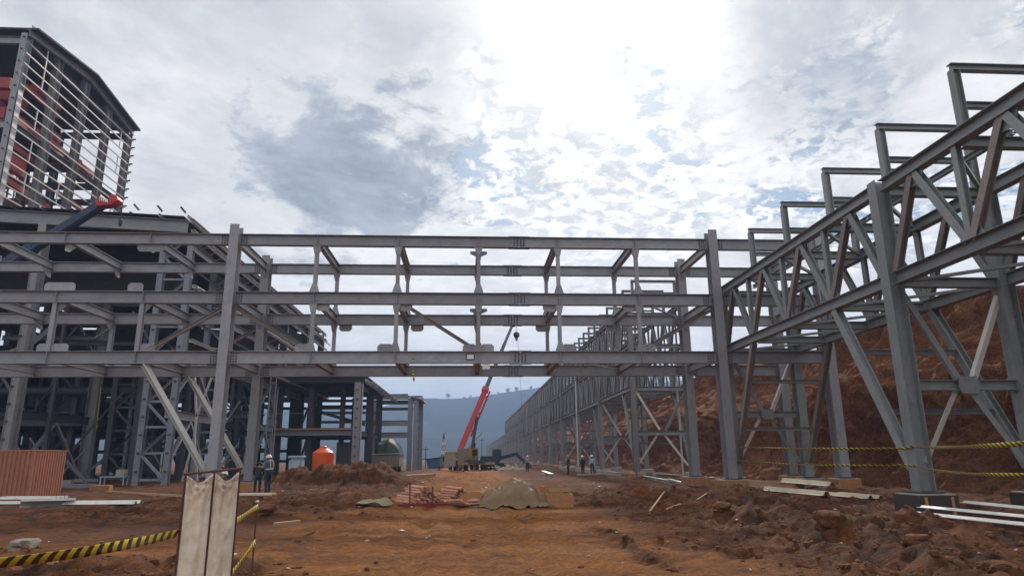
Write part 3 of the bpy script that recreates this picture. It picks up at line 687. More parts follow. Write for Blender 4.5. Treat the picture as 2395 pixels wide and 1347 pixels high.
# ------------------------------------------------------------------ far long rack
FA, FB = 12.95, 17.3
far = thing('long_truss_rack', 'very long two tier truss rack receding beside the track toward the hill', 'steel frame', (15, 60, 0))
BAY, Y0 = 13.8, 53.0
def far_bay(k, put, full=True, tiers=2, y_end=None):
    a = Y0+BAY*k; b = a+BAY
    zs = [6.85, 10.25, 13.6] if tiers == 2 else [6.0, 9.4]
    faces = (FA, FB) if full else (FA,)
    for x in faces:
        put('column', ('I', .44, .42), (x, a, .4), (x, a, zs[-1]+.2), (0, 1, 0))
        put('guide_post', ('T', .085), (x-.42, a-1.6 if x == FA else a+1, .0), (x-.42, a-1.6 if x == FA else a+1, zs[-1 if k % 2 else 1]), None)
        for z in zs: put('chord', ('I', .34, .30), (x, a+.01, z), (x, b-.01, z), None)
        n = 8 if k > 3 else 8
        ys = [a+(b-a)*i/4 for i in range(5)]
        for t in range(len(zs)-1):
            for i in range(4):
                ym = (ys[i]+ys[i+1])/2
                put('web_diagonal', ('I', .18, .2), (x, ys[i]+.1, zs[t]+.16), (x, ym-.05, zs[t+1]-.16), (1, 0, 0))
                put('web_diagonal', ('I', .18, .2), (x, ys[i+1]-.1, zs[t]+.16), (x, ym+.05, zs[t+1]-.16), (1, 0, 0))
                put('web_post', ('I', .16, .18), (x, ys[i]+.24 if i == 0 else ys[i], zs[t]+.17), (x, ys[i]+.24 if i == 0 else ys[i], zs[t+1]-.17), (1, 0, 0))
                if k < 2: put('web_post', ('I', .12, .14), (x, ym, zs[t]+.17), (x, ym, zs[t+1]-.17), (1, 0, 0))
        put('leg_brace', ('I', .2, .22), (x, a+3.4, zs[0]-.2), (x, a+.35, 1.0), (1, 0, 0))
    for z in zs + [3.4]:
        put('cross_beam', ('I', .34, .26), (FA+.22, a, z-.05), (FB-.22, a, z-.05), None)
    for i in range(1, 4):
        for z in zs: put('cross_beam', ('I', .26, .22), (FA+.16, a+BAY*i/4, z-.04), (FB-.16, a+BAY*i/4, z-.04), None)
    put('brace_tie', ('I', .16, .16), (FA+.1, a+1.2, 2.6), (FB-.1, a+1.2, 2.6), None)
    put('brace_tie', ('I', .16, .16), (FA+.1, a+2.3, 4.6), (FB-.1, a+2.3, 4.6), None)
    mid = (FA+FB)/2
    for (x0, z0) in ((FA+.2, zs[0]-.3), (FB-.2, zs[0]-.3), (FA+.2, .9), (FB-.2, .9)):
        put('cross_brace', ('L', .17), (x0, a, z0), (mid+(.25 if x0 > mid else -.25), a, 3.55 if z0 > 3 else 3.25), (0, 1, .3))
    if tiers == 2 and k < 4:
        for i in range(4):
            y = a+BAY*i/4
            for x in (FA+.4, FB-.4): put('portal_post', ('I', .2, .2), (x, y, zs[-1]+.17), (x, y, zs[-1]+1.9), (1, 0, 0))
            put('portal_beam', ('I', .2, .2), (FA+.3, y, zs[-1]+2.0), (FB-.3, y, zs[-1]+2.0), None)
            put('portal_rail', ('I', .16, .16), (FA+.5, y, zs[-1]+1.0), (FB-.5, y, zs[-1]+1.0), None)
rr = random.Random(5)
def put_obj(name, prof, p0, p1, up):
    m = 'steel_lit' if name in ('guide_post',) and rr.random() < .5 else ('steel_lit' if name == 'cross_brace' and rr.random() < .35 else rr.choice(['steel_far', 'steel_far', 'steel_far', 'steel_green']))
    mem(name, far, prof, p0, p1, m, up)
for k in range(4): far_bay(k, put_obj)
bag = Bag(); put_bag = lambda name, prof, p0, p1, up: bag.mem(prof, p0, p1, up)
for k in range(4, 14): far_bay(k, put_bag)
for k in range(14, 34): far_bay(k, put_bag, tiers=1)
bag.build('distant_trusswork', 'steel_far', far, kind='stuff')
for k, lab in ((0, 'concrete footing under the end frame of the long rack'), (1, 'concrete footing under the second column of the long rack'), (2, 'concrete footing under the third column of the long rack'), (3, 'concrete footing under the fourth column of the long rack')):
    pedestal(FA, Y0+BAY*k, 'formwork' if k == 0 else 'concrete', lab, 1.15, .4)
    pedestal(FB, Y0+BAY*k, 'concrete', lab.replace('under', 'at the bank side under'), 1.15, .4)

# ------------------------------------------------------------------ left hall: an open, half built steel building
hall = thing('steel_hall', 'dark multi storey steel hall frame with sloping roof girder left of the track', 'building', (-32, 60, 0))
HX_ = [-20.9, -30.6, -40.4, -50.0]; HY_ = [48.0, 57.5, 67.0, 76.5, 86.0, 95.5]
def roof_z(x): return 18.15 + (-20.9-x)*.05
hr = random.Random(11)
for j, y in enumerate(HY_):
    for i, x in enumerate(HX_):
        if i == 0 and j < 3: continue
        mt = ['steel', 'steel_far', 'steel_dark', 'steel_dark'][min(3, (0 if j == 0 else 1)+(i > 1)+(j > 1))]  # columns step darker inward, standing for the shade inside
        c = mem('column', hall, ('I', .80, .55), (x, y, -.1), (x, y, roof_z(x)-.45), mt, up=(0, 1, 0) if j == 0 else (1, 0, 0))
        if j == 0 and i == 1:
            for s in (-1, 1): mem('cover_strip', c, ('B', .06, .05), (x+s*.25, y-.43, 0), (x+s*.25, y-.43, 17), 'steel_rust')
    # roof girders in two lengths following the pitch
    x0, x1 = -50.0, -20.9
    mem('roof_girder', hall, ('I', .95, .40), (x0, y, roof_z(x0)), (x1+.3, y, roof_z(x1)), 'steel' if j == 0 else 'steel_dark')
    for z, d in ((14.6, .7), (9.6, .75), (4.75, .7)):
        for i in range(3):
            if j == 0: continue
            if i == 0 and j > 0 and z < 6 and j % 2: continue
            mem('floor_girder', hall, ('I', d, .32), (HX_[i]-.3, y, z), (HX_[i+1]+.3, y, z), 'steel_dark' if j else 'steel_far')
for i, x in enumerate(HX_):
    for j in range(5):
        for z, d in ((17.2-(.0 if i == 0 else -.3), .5), (13.0, .6), (9.0, .7), (4.75, .6)):
            if z < 5 and j == 1 and i == 0: continue
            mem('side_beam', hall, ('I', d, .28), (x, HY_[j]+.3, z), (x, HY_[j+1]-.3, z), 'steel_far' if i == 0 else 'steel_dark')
# laced twin columns on the road side
def laced(parent, x, y, z1, m):
    for s in (-1, 1): mem('laced_leg', parent, ('I', .42, .40), (x+s*.95, y, .0), (x+s*.95, y, z1), m, up=(0, 1, 0))
    z = .3; k = 0
    while z < z1-1.7:
        mem('lacing_bar', parent, ('L', .15), (x-.74, y-.12, z), (x+.74, y-.12, z), m)
        a, b = ((-.74, .74) if k % 2 else (.74, -.74))
        mem('lacing_bar', parent, ('L', .15), (x+a, y-.15, z+.1), (x+b, y-.15, z+1.6), m, up=(0, -1, 0)); z += 1.72; k += 1
laced(hall, -26.0, 53.5, 9.2, 'steel_dark'); laced(hall, -33.5, 58.5, 9.2, 'steel_dark'); laced(hall, -24.6, 63.0, 9.2, 'steel_dark'); laced(hall, -28.0, 80.0, 13, 'steel_dark')
laced(hall, -21.15, 48.0, 17.6, 'steel_blue'); laced(hall, -21.15, 57.5, 17.6, 'steel_blue'); laced(hall, -21.15, 67.0, 17.5, 'steel_dark')
# cleats (bolt brackets) up the front legs
for s in (-1, 1):
    for k in range(9): bxm('cleat', hall, (-21.15+s*.95, 47.74, .9+k*1.2), (.16, .10, .10), 'steel_dark')
for k in range(10): bxm('cleat', hall, (-30.75, 47.5, .8+k*1.15), (.18, .12, .10), 'steel_dark')
# roof: purlins over the girders and a dark deck
for i in range(15):
    x = -20.4-i*2.05
    mem('roof_purlin', hall, ('C', .22, .1), (x, 47.3, roof_z(x)+.60), (x, 96.2, roof_z(x)+.60), 'girt' if i < 2 else 'steel_dark')
plate('roof_deck', hall, [(-50.2, roof_z(-50.2)+.73), (-20.9, roof_z(-20.9)+.73), (-20.9, roof_z(-20.9)+.78), (-50.2, roof_z(-50.2)+.78)], 'Y', 71.6, 47.6, 'deck')
for k in range(9): mem('purlin_stub', hall, ('L', .12), (-20.6-k*1.65, 47.25, roof_z(-20.6-k*1.65)+.8), (-20.95-k*1.65, 47.1, roof_z(-20.6-k*1.65)+1.22), 'steel_dark')
# eave gutter, girts and walkway along the road side wall
for (x, z, pr, m) in ((-20.25, 18.55, ('C', .3, .25), 'girt'), (-20.1, 17.75, ('C', .2, .2), 'girt'), (-20.0, 16.4, ('C', .2, .1), 'girt'), (-19.6, 13.6, ('C', .24, .2), 'girt'), (-19.3, 13.45, ('L', .15), 'girt'), (-20.3, 15.2, ('C', .2, .1), 'steel_dark'), (-19.4, 9.7, ('C', .22, .2), 'girt'), (-20.2, 11.4, ('C', .2, .1), 'steel_dark'), (-19.7, 17.1, ('L', .15), 'steel')):
    for j in range(5): mem('girt', hall, pr, (x, HY_[j]+.03-(.4 if j == 0 else 0), z), (x, HY_[j+1]-.03, z), m)
for j in range(31):
    y = 48+1.5*j
    mem('gutter_bracket', hall, ('L', .09), (-20.9, y, 17.2), (-19.9, y, 17.7), 'steel')
    if j % 2 == 0: mem('walkway_bracket', hall, ('L', .10), (-20.8, y, 13.0), (-19.3, y, 13.45), 'steel')
plate('walkway_plate', hall, [(-20.8, 9.55), (-19.4, 9.55), (-19.4, 9.59), (-20.8, 9.59)], 'Y', 72, 46, 'steel_dark')
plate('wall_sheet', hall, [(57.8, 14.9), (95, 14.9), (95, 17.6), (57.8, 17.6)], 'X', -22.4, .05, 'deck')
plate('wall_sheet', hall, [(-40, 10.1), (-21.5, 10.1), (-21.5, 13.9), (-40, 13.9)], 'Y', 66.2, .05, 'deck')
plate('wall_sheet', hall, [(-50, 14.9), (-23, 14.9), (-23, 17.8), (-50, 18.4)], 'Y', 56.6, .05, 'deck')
plate('back_shade_sheet', hall, [(-50, 10.2), (-27, 10.2), (-27, 18), (-50, 19.2)], 'Y', 96.3, .05, 'deck')  # dark sheet added to close the back and darken the open interior
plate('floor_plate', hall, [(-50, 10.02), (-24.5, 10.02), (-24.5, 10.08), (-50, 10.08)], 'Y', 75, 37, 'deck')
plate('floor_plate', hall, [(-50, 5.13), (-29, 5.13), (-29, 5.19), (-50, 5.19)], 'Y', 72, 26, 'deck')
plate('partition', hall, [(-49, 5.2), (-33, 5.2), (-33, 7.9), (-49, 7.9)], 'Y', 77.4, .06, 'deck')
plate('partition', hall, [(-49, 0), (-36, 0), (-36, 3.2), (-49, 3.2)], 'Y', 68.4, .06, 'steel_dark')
# secondary framing inside: hangers, stairs, bracing, platforms
for k in range(120):
    x = hr.uniform(-47, -22.5); y = hr.uniform(50, 94); z = hr.choice((1.4, 2.6, 5.4, 6.6, 7.8, 10.4, 11.8, 12.6))
    if hr.random() < .5: mem('platform_beam', hall, ('I', .34, .2), (x-hr.uniform(1.5, 4), y, z), (x+hr.uniform(1.5, 4), y, z), 'steel_dark')
    else: mem('hanger_post', hall, ('I', .26, .22), (x, y, hr.choice((0, 0, 4.8))), (x, y, hr.choice((9.4, 4.6, 13.8))), hr.choice(('steel_dark', 'steel_blue')), up=(0, 1, 0))
for j in range(5):
    for (x, za, zb) in ((-20.9, .3, 4.4), (-20.9, 5.2, 8.6), (-30.6, .3, 4.4), (-30.6, 9.6, 12.8)):
        if (j+int(abs(x))) % 2: continue
        ya, yb = HY_[j]+.5, HY_[j+1]-.5; ym = (ya+yb)/2
        for (p, q_) in (((x, ya, za), (x, ym, zb)), ((x, yb, za), (x, ym, zb))): mem('side_brace', hall, ('I', .22, .22), p, q_, 'steel_blue', up=(1, 0, 0))
# front bay bracing and a pale Y shaped strut
for p, q_ in (((-50, 47.9, 1), (-31.0, 47.9, 9.2)), ((-19.7, 49.5, .2), (-19.2, 49.5, 3.2)), ((-18.7, 49.5, .2), (-19.2, 49.5, 3.2)), ((-19.2, 49.5, 3.2), (-19.2, 49.5, 4.6)), ((-19.2, 49.5, 4.6), (-19.8, 49.5, 8.8)), ((-19.2, 49.5, 4.6), (-18.4, 49.5, 7.4))):
    mem('strut', hall, ('B', .13, .13), p, q_, 'girt' if p[0] > -25 else 'steel_rust')
mem('hung_light_pole', hall, ('T', .03), (-27.2, 52, 3.9), (-27.3, 52, 6.9), 'yellow')
# vessels and ducting on the floors
for (x, y, z, r, h) in ((-26.4, 72, 5.2, 1.1, 3.6), (-34, 62, 5.2, 1.5, 3.4), (-38, 80, 0, 1.7, 4.2), (-25.5, 88, 10.1, 1.3, 2.8), (-43, 70, 10.1, 1.9, 3.6), (-28.4, 64, 0, .8, 3.8)):
    v, f = lathe([(r*.4, 0), (r, .5), (r, h-.5), (r*.9, h-.2), (r*.35, h)], 18)
    link('vessel', mesh_of('vessel', v, f, 'pipe_dark', False), hall, Matrix.Translation((x, y, z)))
for (p, q_, r) in (((-24.2, 60, 0), (-24.2, 60, 9.3), .28), ((-23.6, 79, 0), (-23.6, 79, 9.2), .35), ((-48, 58, 7.2), (-24, 58, 7.2), .35), ((-25.6, 50, 8.1), (-25.6, 92, 8.1), .3), ((-23.3, 70, 0), (-23.3, 70, 13), .22)):
    pp = mem('duct', hall, ('T', r, 12), p, q_, 'pipe_dark'); L = (Vector(q_)-Vector(p)).length; d = (Vector(q_)-Vector(p)).normalized()
    for s in (.3, .33, .37, .7): mem('flange', pp, ('T', r*1.45, 12), Vector(p)+d*L*s, Vector(p)+d*(L*s+.12), 'pipe_dark')
for k in range(80):
    x = hr.uniform(-46, -19.6); y = hr.uniform(49.5, 64) if k % 2 else hr.uniform(64, 93); z = hr.choice((.2, .2, 2.4, 5.2, 5.2, 10.2)); w = hr.uniform(1.2, 3.2)*hr.choice((-1, 1)); h_ = hr.uniform(1.6, 4.2)
    pr = hr.choice((('L', .13), ('B', .1, .1), ('I', .18, .16))); mt = hr.choice(('steel_dark', 'steel_dark', 'steel_far', 'steel_blue', 'steel_rust'))
    if k % 4 == 0: mem('handrail', hall, ('B', .05, .05), (x, y, z+1.1), (x+w*1.6, y, z+1.1), 'girt_worn')
    else: mem('brace_rod', hall, pr, (x, y, z), (x+w, y+hr.uniform(-.4, .4), z+h_), mt)
# caged ladder towers between the hall bays
for (x, y) in ((-17.6, 62), (-22.4, 82)):
    for s in (-.25, .25): mem('ladder_rail', hall, ('B', .06, .06), (x+s, y, 0), (x+s, y, 9.4), 'steel_blue')
    for k in range(22): mem('ladder_rung', hall, ('B', .035, .035), (x-.25, y, .4+k*.42), (x+.25, y, .4+k*.42), 'steel_blue')

# ------------------------------------------------------------------ tall tower behind the hall
tower = thing('tower_building', 'tall open steel tower with pale wall girts, dark gable roof and red cranes inside', 'building', (-50, 71, 0))
TX, TY0, TY1, TE, TRZ = -42.9, 60.4, 80.6, 42.0, 43.3
ty = [TY0+(TY1-TY0)*i/4 for i in range(5)]
def tower_top(y): return TE + (TRZ-TE)*(1-abs((y-(TY0+TY1)/2)/((TY1-TY0)/2)))
for x in (TX-.3, -51.5, -61):
    for y in ty:
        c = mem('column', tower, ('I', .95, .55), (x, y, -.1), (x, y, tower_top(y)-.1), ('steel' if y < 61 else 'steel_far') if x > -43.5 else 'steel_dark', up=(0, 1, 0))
        if x > -43.5 and y == ty[0]:
            plate('lit_flange', c, [(y-.32, 24), (y+.32, 24), (y+.32, 36), (y-.32, 36)], 'X', TX+.02, .03, 'girt')  # pale plate puts the light on this flange into colour
            for k in range(14): bxm('girt_cleat', c, (TX-.1, y-.72, 24.4+k*1.3), (.22, .16, .12), 'steel_dark')
for k in range(15):
    z = 25.2+k*1.12
    for j in range(4): mem('girt', tower, ('C', .14, .10), (TX+.16, ty[j+1]-.02+(.45 if j == 3 else 0), z), (TX+.16, ty[j]+.02-(.5 if j == 0 else 0), z), 'girt_worn')
    for s in (0, 1): mem('girt_end', tower, ('L', .2), (TX+.1, TY1+.25, z+.05), (TX+.55, TY1+.25, z+.10), 'steel_dark')
for (j, ks) in ((0, (1, 4, 7, 11, 13)), (1, (2,)), (3, (1, 3, 9, 12))):
    for k in ks: mem('sag_post', tower, ('B', .10, .08), (TX+.16, (ty[j]+ty[j+1])/2, 25.2+k*1.12+.1), (TX+.16, (ty[j]+ty[j+1])/2, 25.2+(k+2)*1.12-.1), 'girt')
for z in (24.6, 32.4, 41.3):
    for x in (TX-.3, -51.5, -61):
        for j in range(4): mem('ring_beam', tower, ('I', .75, .35), (x, ty[j]+.6, z), (x, ty[j+1]-.6, z), 'steel_dark')
    for y in ty:
        for a, b in ((TX-.6, -51.2), (-51.8, -60.7)): mem('tie_beam', tower, ('I', .75, .35), (a, y, z), (b, y, z), 'steel_dark' if y > 61 else 'steel')
# gable roof, ridge along X
for s in (0, 1):
    ya, yb = (TY0-.4, (TY0+TY1)/2) if s == 0 else ((TY0+TY1)/2, TY1+.4)
    za, zb = (TE-.05, TRZ+.1) if s == 0 else (TRZ+.1, TE-.05)
    plate('roof_slope', tower, [(ya, za+.35), (yb, zb+.35), (yb, zb+.55), (ya, za+.55)], 'X', -52.2, 20.4, 'deck')
    mem('verge_beam', tower, ('I', .6, .3), (TX+.05, ya, za+.02), (TX+.05, yb, zb+.02), 'steel')
    mem('verge_flashing', tower, ('L', .3), (TX+.25, ya, za+.52), (TX+.25, yb, zb+.52), 'steel_dark')
plate('rear_wall_sheet', tower, [(TY0, 33), (TY1, 33), (TY1, 42), (TY0, 42)], 'X', -61.6, .05, 'deck')
plate('crane_floor', tower, [(TX-.5, 24.9), (-61, 24.9), (-61, 24.96), (TX-.5, 24.96)], 'Y', 72, 22, 'deck')
plate('bay_floor', tower, [(TX-1, 32.8), (-61, 32.8), (-61, 32.86), (TX-1, 32.86)], 'Y', 65, 9.6, 'deck')
for (z, ya, yb) in ((37.6, 61, 68), (34.2, 66, 75), (31.2, 61, 66), (29.4, 70, 79), (27.6, 61, 69), (33.0, 75, 80)): mem('red_rail', tower, ('B', .25, .55), (TX-1.1, ya, z), (TX-1.1, yb, z-.3), 'red')
# red crane girders and machinery inside
for (p, q_, w, h) in (((-46.5, 60.8, 35.3), (-46.5, 80.5, 35.3), .7, 1.5), ((-56.5, 60.8, 35.3), (-56.5, 80.5, 35.3), .7, 1.5), ((-60, 60.4, 36.6), (-43.8, 60.4, 36.6), .6, 1.1), ((-60, 73, 34), (-44, 73, 34), .8, 1.3)):
    mem('crane_girder', tower, ('B', w, h), p, q_, 'red')
for (x, y, z, sx, sy_, sz) in ((-44.6, 66.5, 38.6, 1.0, 4.0, .9), (-44.5, 73.5, 33.6, .8, 5.0, 1.0), (-44.2, 63, 29.5, .6, 3.0, 1.6), (-45, 62.6, 33.9, 1.5, 3.4, 1.2), (-46.5, 64, 36.9, 2.2, 2.6, 1.5), (-46.6, 71, 36.5, 1.6, 2.0, 1.0), (-46, 76.5, 34.6, 1.4, 2.4, 1.6), (-49, 63, 27, 2.8, 2.4, 4.0), (-51, 68.5, 27.2, 2.2, 2.8, 4.4)):
    bxm('crane_machinery', tower, (x, y, z), (sx, sy_, sz), 'red', bevel=.08)
for k in range(26):
    x, y = -45.2-(k % 3)*1.3, 61.5+(k//3)*.95
    if k % 2: mem('red_rail', tower, ('B', .10, .10), (x, y, 25.2), (x, y, 31), 'red')
    else: mem('red_rail', tower, ('B', .10, .10), (x, y-.6, 26.2+(k % 5)*.9), (x, y+1.6, 26.2+(k % 5)*.9), 'red')

# ------------------------------------------------------------------ annex with a deck, past the hall
annex = thing('annex_frame', 'grey steel annex with a thick mid height deck and overhanging eave behind the earth heap', 'building', (-17, 84, 0))
for y in (75.0, 84.0, 93.0):
    for x in (-21.2, -12.1):
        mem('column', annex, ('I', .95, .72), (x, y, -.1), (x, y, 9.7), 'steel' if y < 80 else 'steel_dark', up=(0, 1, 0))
        if y < 80:
            for k in range(9): bxm('cleat', annex, (x, y-.54, .9+k*1.0), (.2, .12, .12), 'steel_dark')
            mem('drain_pipe', annex, ('T', .06), (x+.52, y-.3, 0), (x+.52, y-.3, 9.6), 'girt')
    mem('roof_girder', annex, ('I', .7, .3), (-20.7, y, 10.05), (-11.4, y, 10.05), 'steel_dark')
    mem('deck_girder', annex, ('I', .55, .3), (-20.7, y, 4.35), (-12.6, y, 4.35), 'steel')
for x in (-21.2, -12.1):
    for a, b in ((75.5, 83.5), (84.5, 92.5)):
        for z in (9.4, 4.35): mem('side_beam', annex, ('I', .5, .28), (x, a, z), (x, b, z), 'steel_dark')
plate('roof_deck', annex, [(-21.8, 10.42), (-11.3, 10.42), (-11.3, 10.5), (-21.8, 10.5)], 'Y', 84, 19.4, 'deck')
plate('mid_deck', annex, [(-21.0, 4.64), (-12.4, 4.64), (-12.4, 4.74), (-21.0, 4.74)], 'Y', 84, 18.5, 'deck')
mem('deck_edge', annex, ('C', .18, .08), (-20.8, 74.68, 4.75), (-12.6, 74.68, 4.75), 'timber')
for x, z in ((-11.2, 9.9), (-10.5, 9.6), (-9.9, 9.2)): mem('eave_channel', annex, ('C', .26, .2), (x, 74.2, z), (x, 93.5, z), 'girt')
for y in (75, 78, 81, 84, 87, 90, 93): mem('eave_outrigger', annex, ('I', .22, .14), (-11.6, y, 9.85), (-9.7, y, 9.05), 'steel')
for (x, y) in ((-18.6, 83), (-16.4, 90), (-14.6, 80), (-17.4, 76.5), (-15.3, 92), (-19.6, 91)): mem('inner_post', annex, ('I', .62, .5), (x, y, 0), (x, y, 9.5), 'steel_dark', up=(0, 1, 0))
for p, q_ in (((-19.5, 90, 7.6), (-12.6, 84, 5.6)), ((-19.5, 88, 8.8), (-12.6, 88, 8.8)), ((-20, 93, 6.4), (-12.4, 93, 6.4)), ((-20, 93, 7.6), (-12.4, 93, 7.6))): mem('inner_beam', annex, ('I', .35, .25), p, q_, 'steel')
mem('red_girder', annex, ('B', .3, .55), (-19.6, 92.2, 8.3), (-13, 92.2, 8.3), 'red')
plate('low_wall', annex, [(-14.6, 0), (-12.3, 0), (-12.3, 3.4), (-14.6, 3.4)], 'Y', 77.5, .12, 'steel_dark')

# portal at the far end of the annexes
port = thing('steel_portal', 'far grey steel portal with twin columns and small roof overhang beside the covered truck', 'steel frame', (-10, 95, 0))
for (x, y) in ((-8.1, 95), (-7.3, 95), (-7.0, 100), (-13.4, 95), (-13.4, 100)): mem('column', port, ('I', .62, .62), (x, y, -.2), (x, y, 9.6), 'steel_blue', up=(0, 1, 0))
for z in (6.3, 4.7, 9.9): mem('portal_beam', port, ('I', .75, .3), (-13.1, 95, z), (-8.45, 95, z), 'steel')
for k in range(4): mem('roof_purlin', port, ('C', .22, .12), (-14, 95.5+k*2.1, 9.95-.12*k), (-6.5, 95.5+k*2.1, 9.95-.12*k), 'steel_dark')
plate('roof_overhang', port, [(-8.2, 9.98), (-6.4, 9.55), (-6.2, 9.2), (-6.3, 9.2), (-6.6, 9.45), (-8.2, 9.88)], 'Y', 97.5, 6.6, 'steel_blue')
for k in range(9): bxm('cleat', port, (-6.92, 95, .9+k*.95), (.2, .12, .1), 'steel_dark')
for y, z in ((97, 9.2), (99, 8.5)): mem('side_beam', port, ('I', .4, .2), (-8, y, z), (-13, y, z), 'steel_dark')

# ------------------------------------------------------------------ cranes and vehicles
def taper_box(name, parent, p0, p1, s0, s1, m, up=None):
    Mx, L = frame_mat(p0, p1, up)
    v = [(sx*w/2, y, sz*h/2) for (y, (w, h)) in ((0, s0), (L, s1)) for sx, sz in ((-1, -1), (1, -1), (1, 1), (-1, 1))]
    f = [[0, 1, 2, 3], [7, 6, 5, 4], [0, 4, 5, 1], [1, 5, 6, 2], [2, 6, 7, 3], [3, 7, 4, 0]]
    bm = bmesh.new(); vs = [bm.verts.new(q) for q in v]; [bm.faces.new([vs[i] for i in ff]) for ff in f]
    bmesh.ops.recalc_face_normals(bm, faces=bm.faces[:]); bmesh.ops.bevel(bm, geom=bm.edges[:], offset=min(s0+s1)*.12, segments=2, affect='EDGES')
    me = bpy.data.meshes.new(name); bm.to_mesh(me); bm.free(); me.materials.append(M[m]); return link(name, me, parent, Mx)
def wheel(parent, c, r, w, axis='X'):
    v, f = lathe([(r*.55, -w/2), (r*.92, -w/2), (r, -w*.32), (r, w*.32), (r*.92, w/2), (r*.55, w/2)], 18)
    R = Matrix.Rotation(math.pi/2, 4, 'Y' if axis == 'X' else 'X')
    t = link('tyre', mesh_of('tyre', v, f, 'black'), parent, Matrix.Translation(Vector(c)) @ R)
    v, f = lathe([(r*.5, -w*.52), (r*.53, -w*.4), (r*.53, w*.4), (r*.5, w*.52)], 12)
    link('rim', mesh_of('rim', v, f, 'tan'), t, Matrix.Translation(Vector(c)) @ R)

cx, cy = -1.1, 90.0; g0 = gz(cx, cy)
cr = thing('mobile_crane', 'yellow mobile crane with red and slate telescopic boom raised beyond the gantry', 'crane', (cx, cy, g0))
bxm('chassis', cr, (cx+.7, cy+1.0, g0+1.05), (2.2, 8.5, .45), 'pipe_dark', rz=.35, bevel=.06)
for s in (-1, 1):
    for k in range(4):
        a = .35; lx, ly = s*1.15, -3.2+k*2.0
        wheel(cr, (cx+.7+lx*math.cos(a)-ly*math.sin(a), cy+1+lx*math.sin(a)+ly*math.cos(a), g0+.62), .62, .45)
    for ly in (-3.9, 3.4):
        a = .35; px_, py_ = cx+.7+s*2.5*math.cos(a)-ly*math.sin(a), cy+1+s*2.5*math.sin(a)+ly*math.cos(a)
        o = mem('outrigger', cr, ('B', .3, .3), (cx+.7-ly*math.sin(a), cy+1+ly*math.cos(a), g0+.85), (px_, py_, g0+.85), 'yellow')
        mem('outrigger_jack', o, ('T', .1), (px_, py_, g0-.03), (px_, py_, g0+.95), 'steel_dark'); bxm('outrigger_pad', o, (px_, py_, g0+.03), (.7, .7, .1), 'steel_dark')
bxm('slew_house', cr, (cx-.6, cy+.2, g0+1.85), (1.9, 2.6, .9), 'yellow', rz=-.5, bevel=.12)
bxm('counterweight', cr, (cx+.35, cy-2.1, g0+1.45), (1.25, .9, 2.5), 'tan', bevel=.06)
cb = bxm('operator_cab', cr, (cx+1.6, cy-.4, g0+2.0), (.95, 1.7, 1.5), 'yellow', rz=-.5, bevel=.1); bxm('cab_window', cb, (cx+1.72, cy-1.0, g0+2.2), (.8, .7, .75), 'glass', rz=-.5, bevel=.06)
bxm('drive_cab', cr, (cx-1.5, cy-2.6, g0+1.15), (1.7, 1.5, 1.5), 'concrete', rz=.35, bevel=.14); bxm('windscreen', cr, (cx-1.5, cy-3.30, g0+1.45), (1.35, .12, .55), 'glass', rz=.35, bevel=.03)
A = Vector((cx-.1, cy+.2, g0+2.35)); T = Vector((6.25, cy+6, 20.3)); d = (T-A)
secs = [(0, .47, .82, 'redcrane'), (.45, .66, .62, 'boomgrey'), (.65, .84, .56, 'boomgrey'), (.83, 1.0, .44, 'boomgrey')]
for (a, b, w, m) in secs: taper_box('boom_section', cr, A+d*a, A+d*b, (w*.85, w), (w*.8, w*.92), m, up=(0, -1, .2))
bh = taper_box('boom_collar', cr, A+d*.44, A+d*.475, (.9, 1.12), (.9, 1.12), 'redcrane', up=(0, -1, .2))
side = Vector((.95, 0, -.36)).normalized()
mem('stowed_jib', cr, ('B', .14, .2), A+d*.12+side*.62, A+d*.46+side*.66, 'redcrane'); mem('lift_ram', cr, ('T', .2, 10), A+side*1.3+Vector((.2, 0, -.4)), A+d*.26+side*.4, 'boomdark')
for s in (.15, .28, .4): mem('jib_lacing', cr, ('B', .1, .1), A+d*s+side*.4, A+d*(s+.03)+side*.62, 'redcrane')
bxm('boom_head', cr, T+Vector((.1, -.1, -.1)), (.55, .5, .5), 'boomgrey', bevel=.1)
hk = at(1208, 785, 'Y', T.y)
for s in (-.12, .12): mem('hoist_rope', cr, ('T', .022, 5), (hk.x+s*.3, T.y, T.z-.3), (hk.x+s, T.y, hk.z+.4), 'boomdark')
v, f = lathe([(.06, -.75), (.16, -.62), (.20, -.35), (.42, -.1), (.46, .25), (.3, .5), (.1, .55)], 10)
hb = link('hook_block', mesh_of('hook_block', v, f, 'boomdark'), cr, Matrix.Translation((hk.x, T.y, hk.z)))
mem('tag_line', cr, ('T', .018, 5), (hk.x+.2, T.y, hk.z-.7), (hk.x+.9, T.y, 3.0), 'steel_dark')

# crane behind the left part of the gantry: only its boom shows
lc = thing('boom_crane', 'crane with dark navy boom and red slotted boom head in front of the hall', 'crane', (-44.5, 43.6, 0))
p1, p0 = Vector((-24.3, 43.6, 18.25)), Vector((-44.0, 43.6, 2.9)); d = p1-p0
for a, b, w in ((0, .55, .95), (.53, .80, .78), (.78, 1.0, .64)): taper_box('boom_section', lc, p0+d*a, p0+d*b, (w*.9, w), (w*.86, w*.95), 'boomdark', up=(0, -1, 0))
hdp = [(0, .32), (.25, .48), (.55, .42), (.95, .02), (1.35, .05), (1.55, .3), (1.75, .22), (1.72, -.02), (1.45, -.22), (.85, -.30), (.45, -.38), (.1, -.40)]
u_ = d.normalized(); n_ = Vector((-u_.z, 0, u_.x)); dirx = Vector((.93, 0, .37)).normalized(); dirz = Vector((-.37, 0, .93))
hpts = [(lambda w: (w.x, w.z))(p1 - u_*.25 + Vector((1, 0, -.05))*a*.70 + Vector((.12, 0, 1))*b*.72) for a, b in hdp]
hd = plate('boom_head', lc, hpts, 'Y', 43.25, .7, 'redcrane')
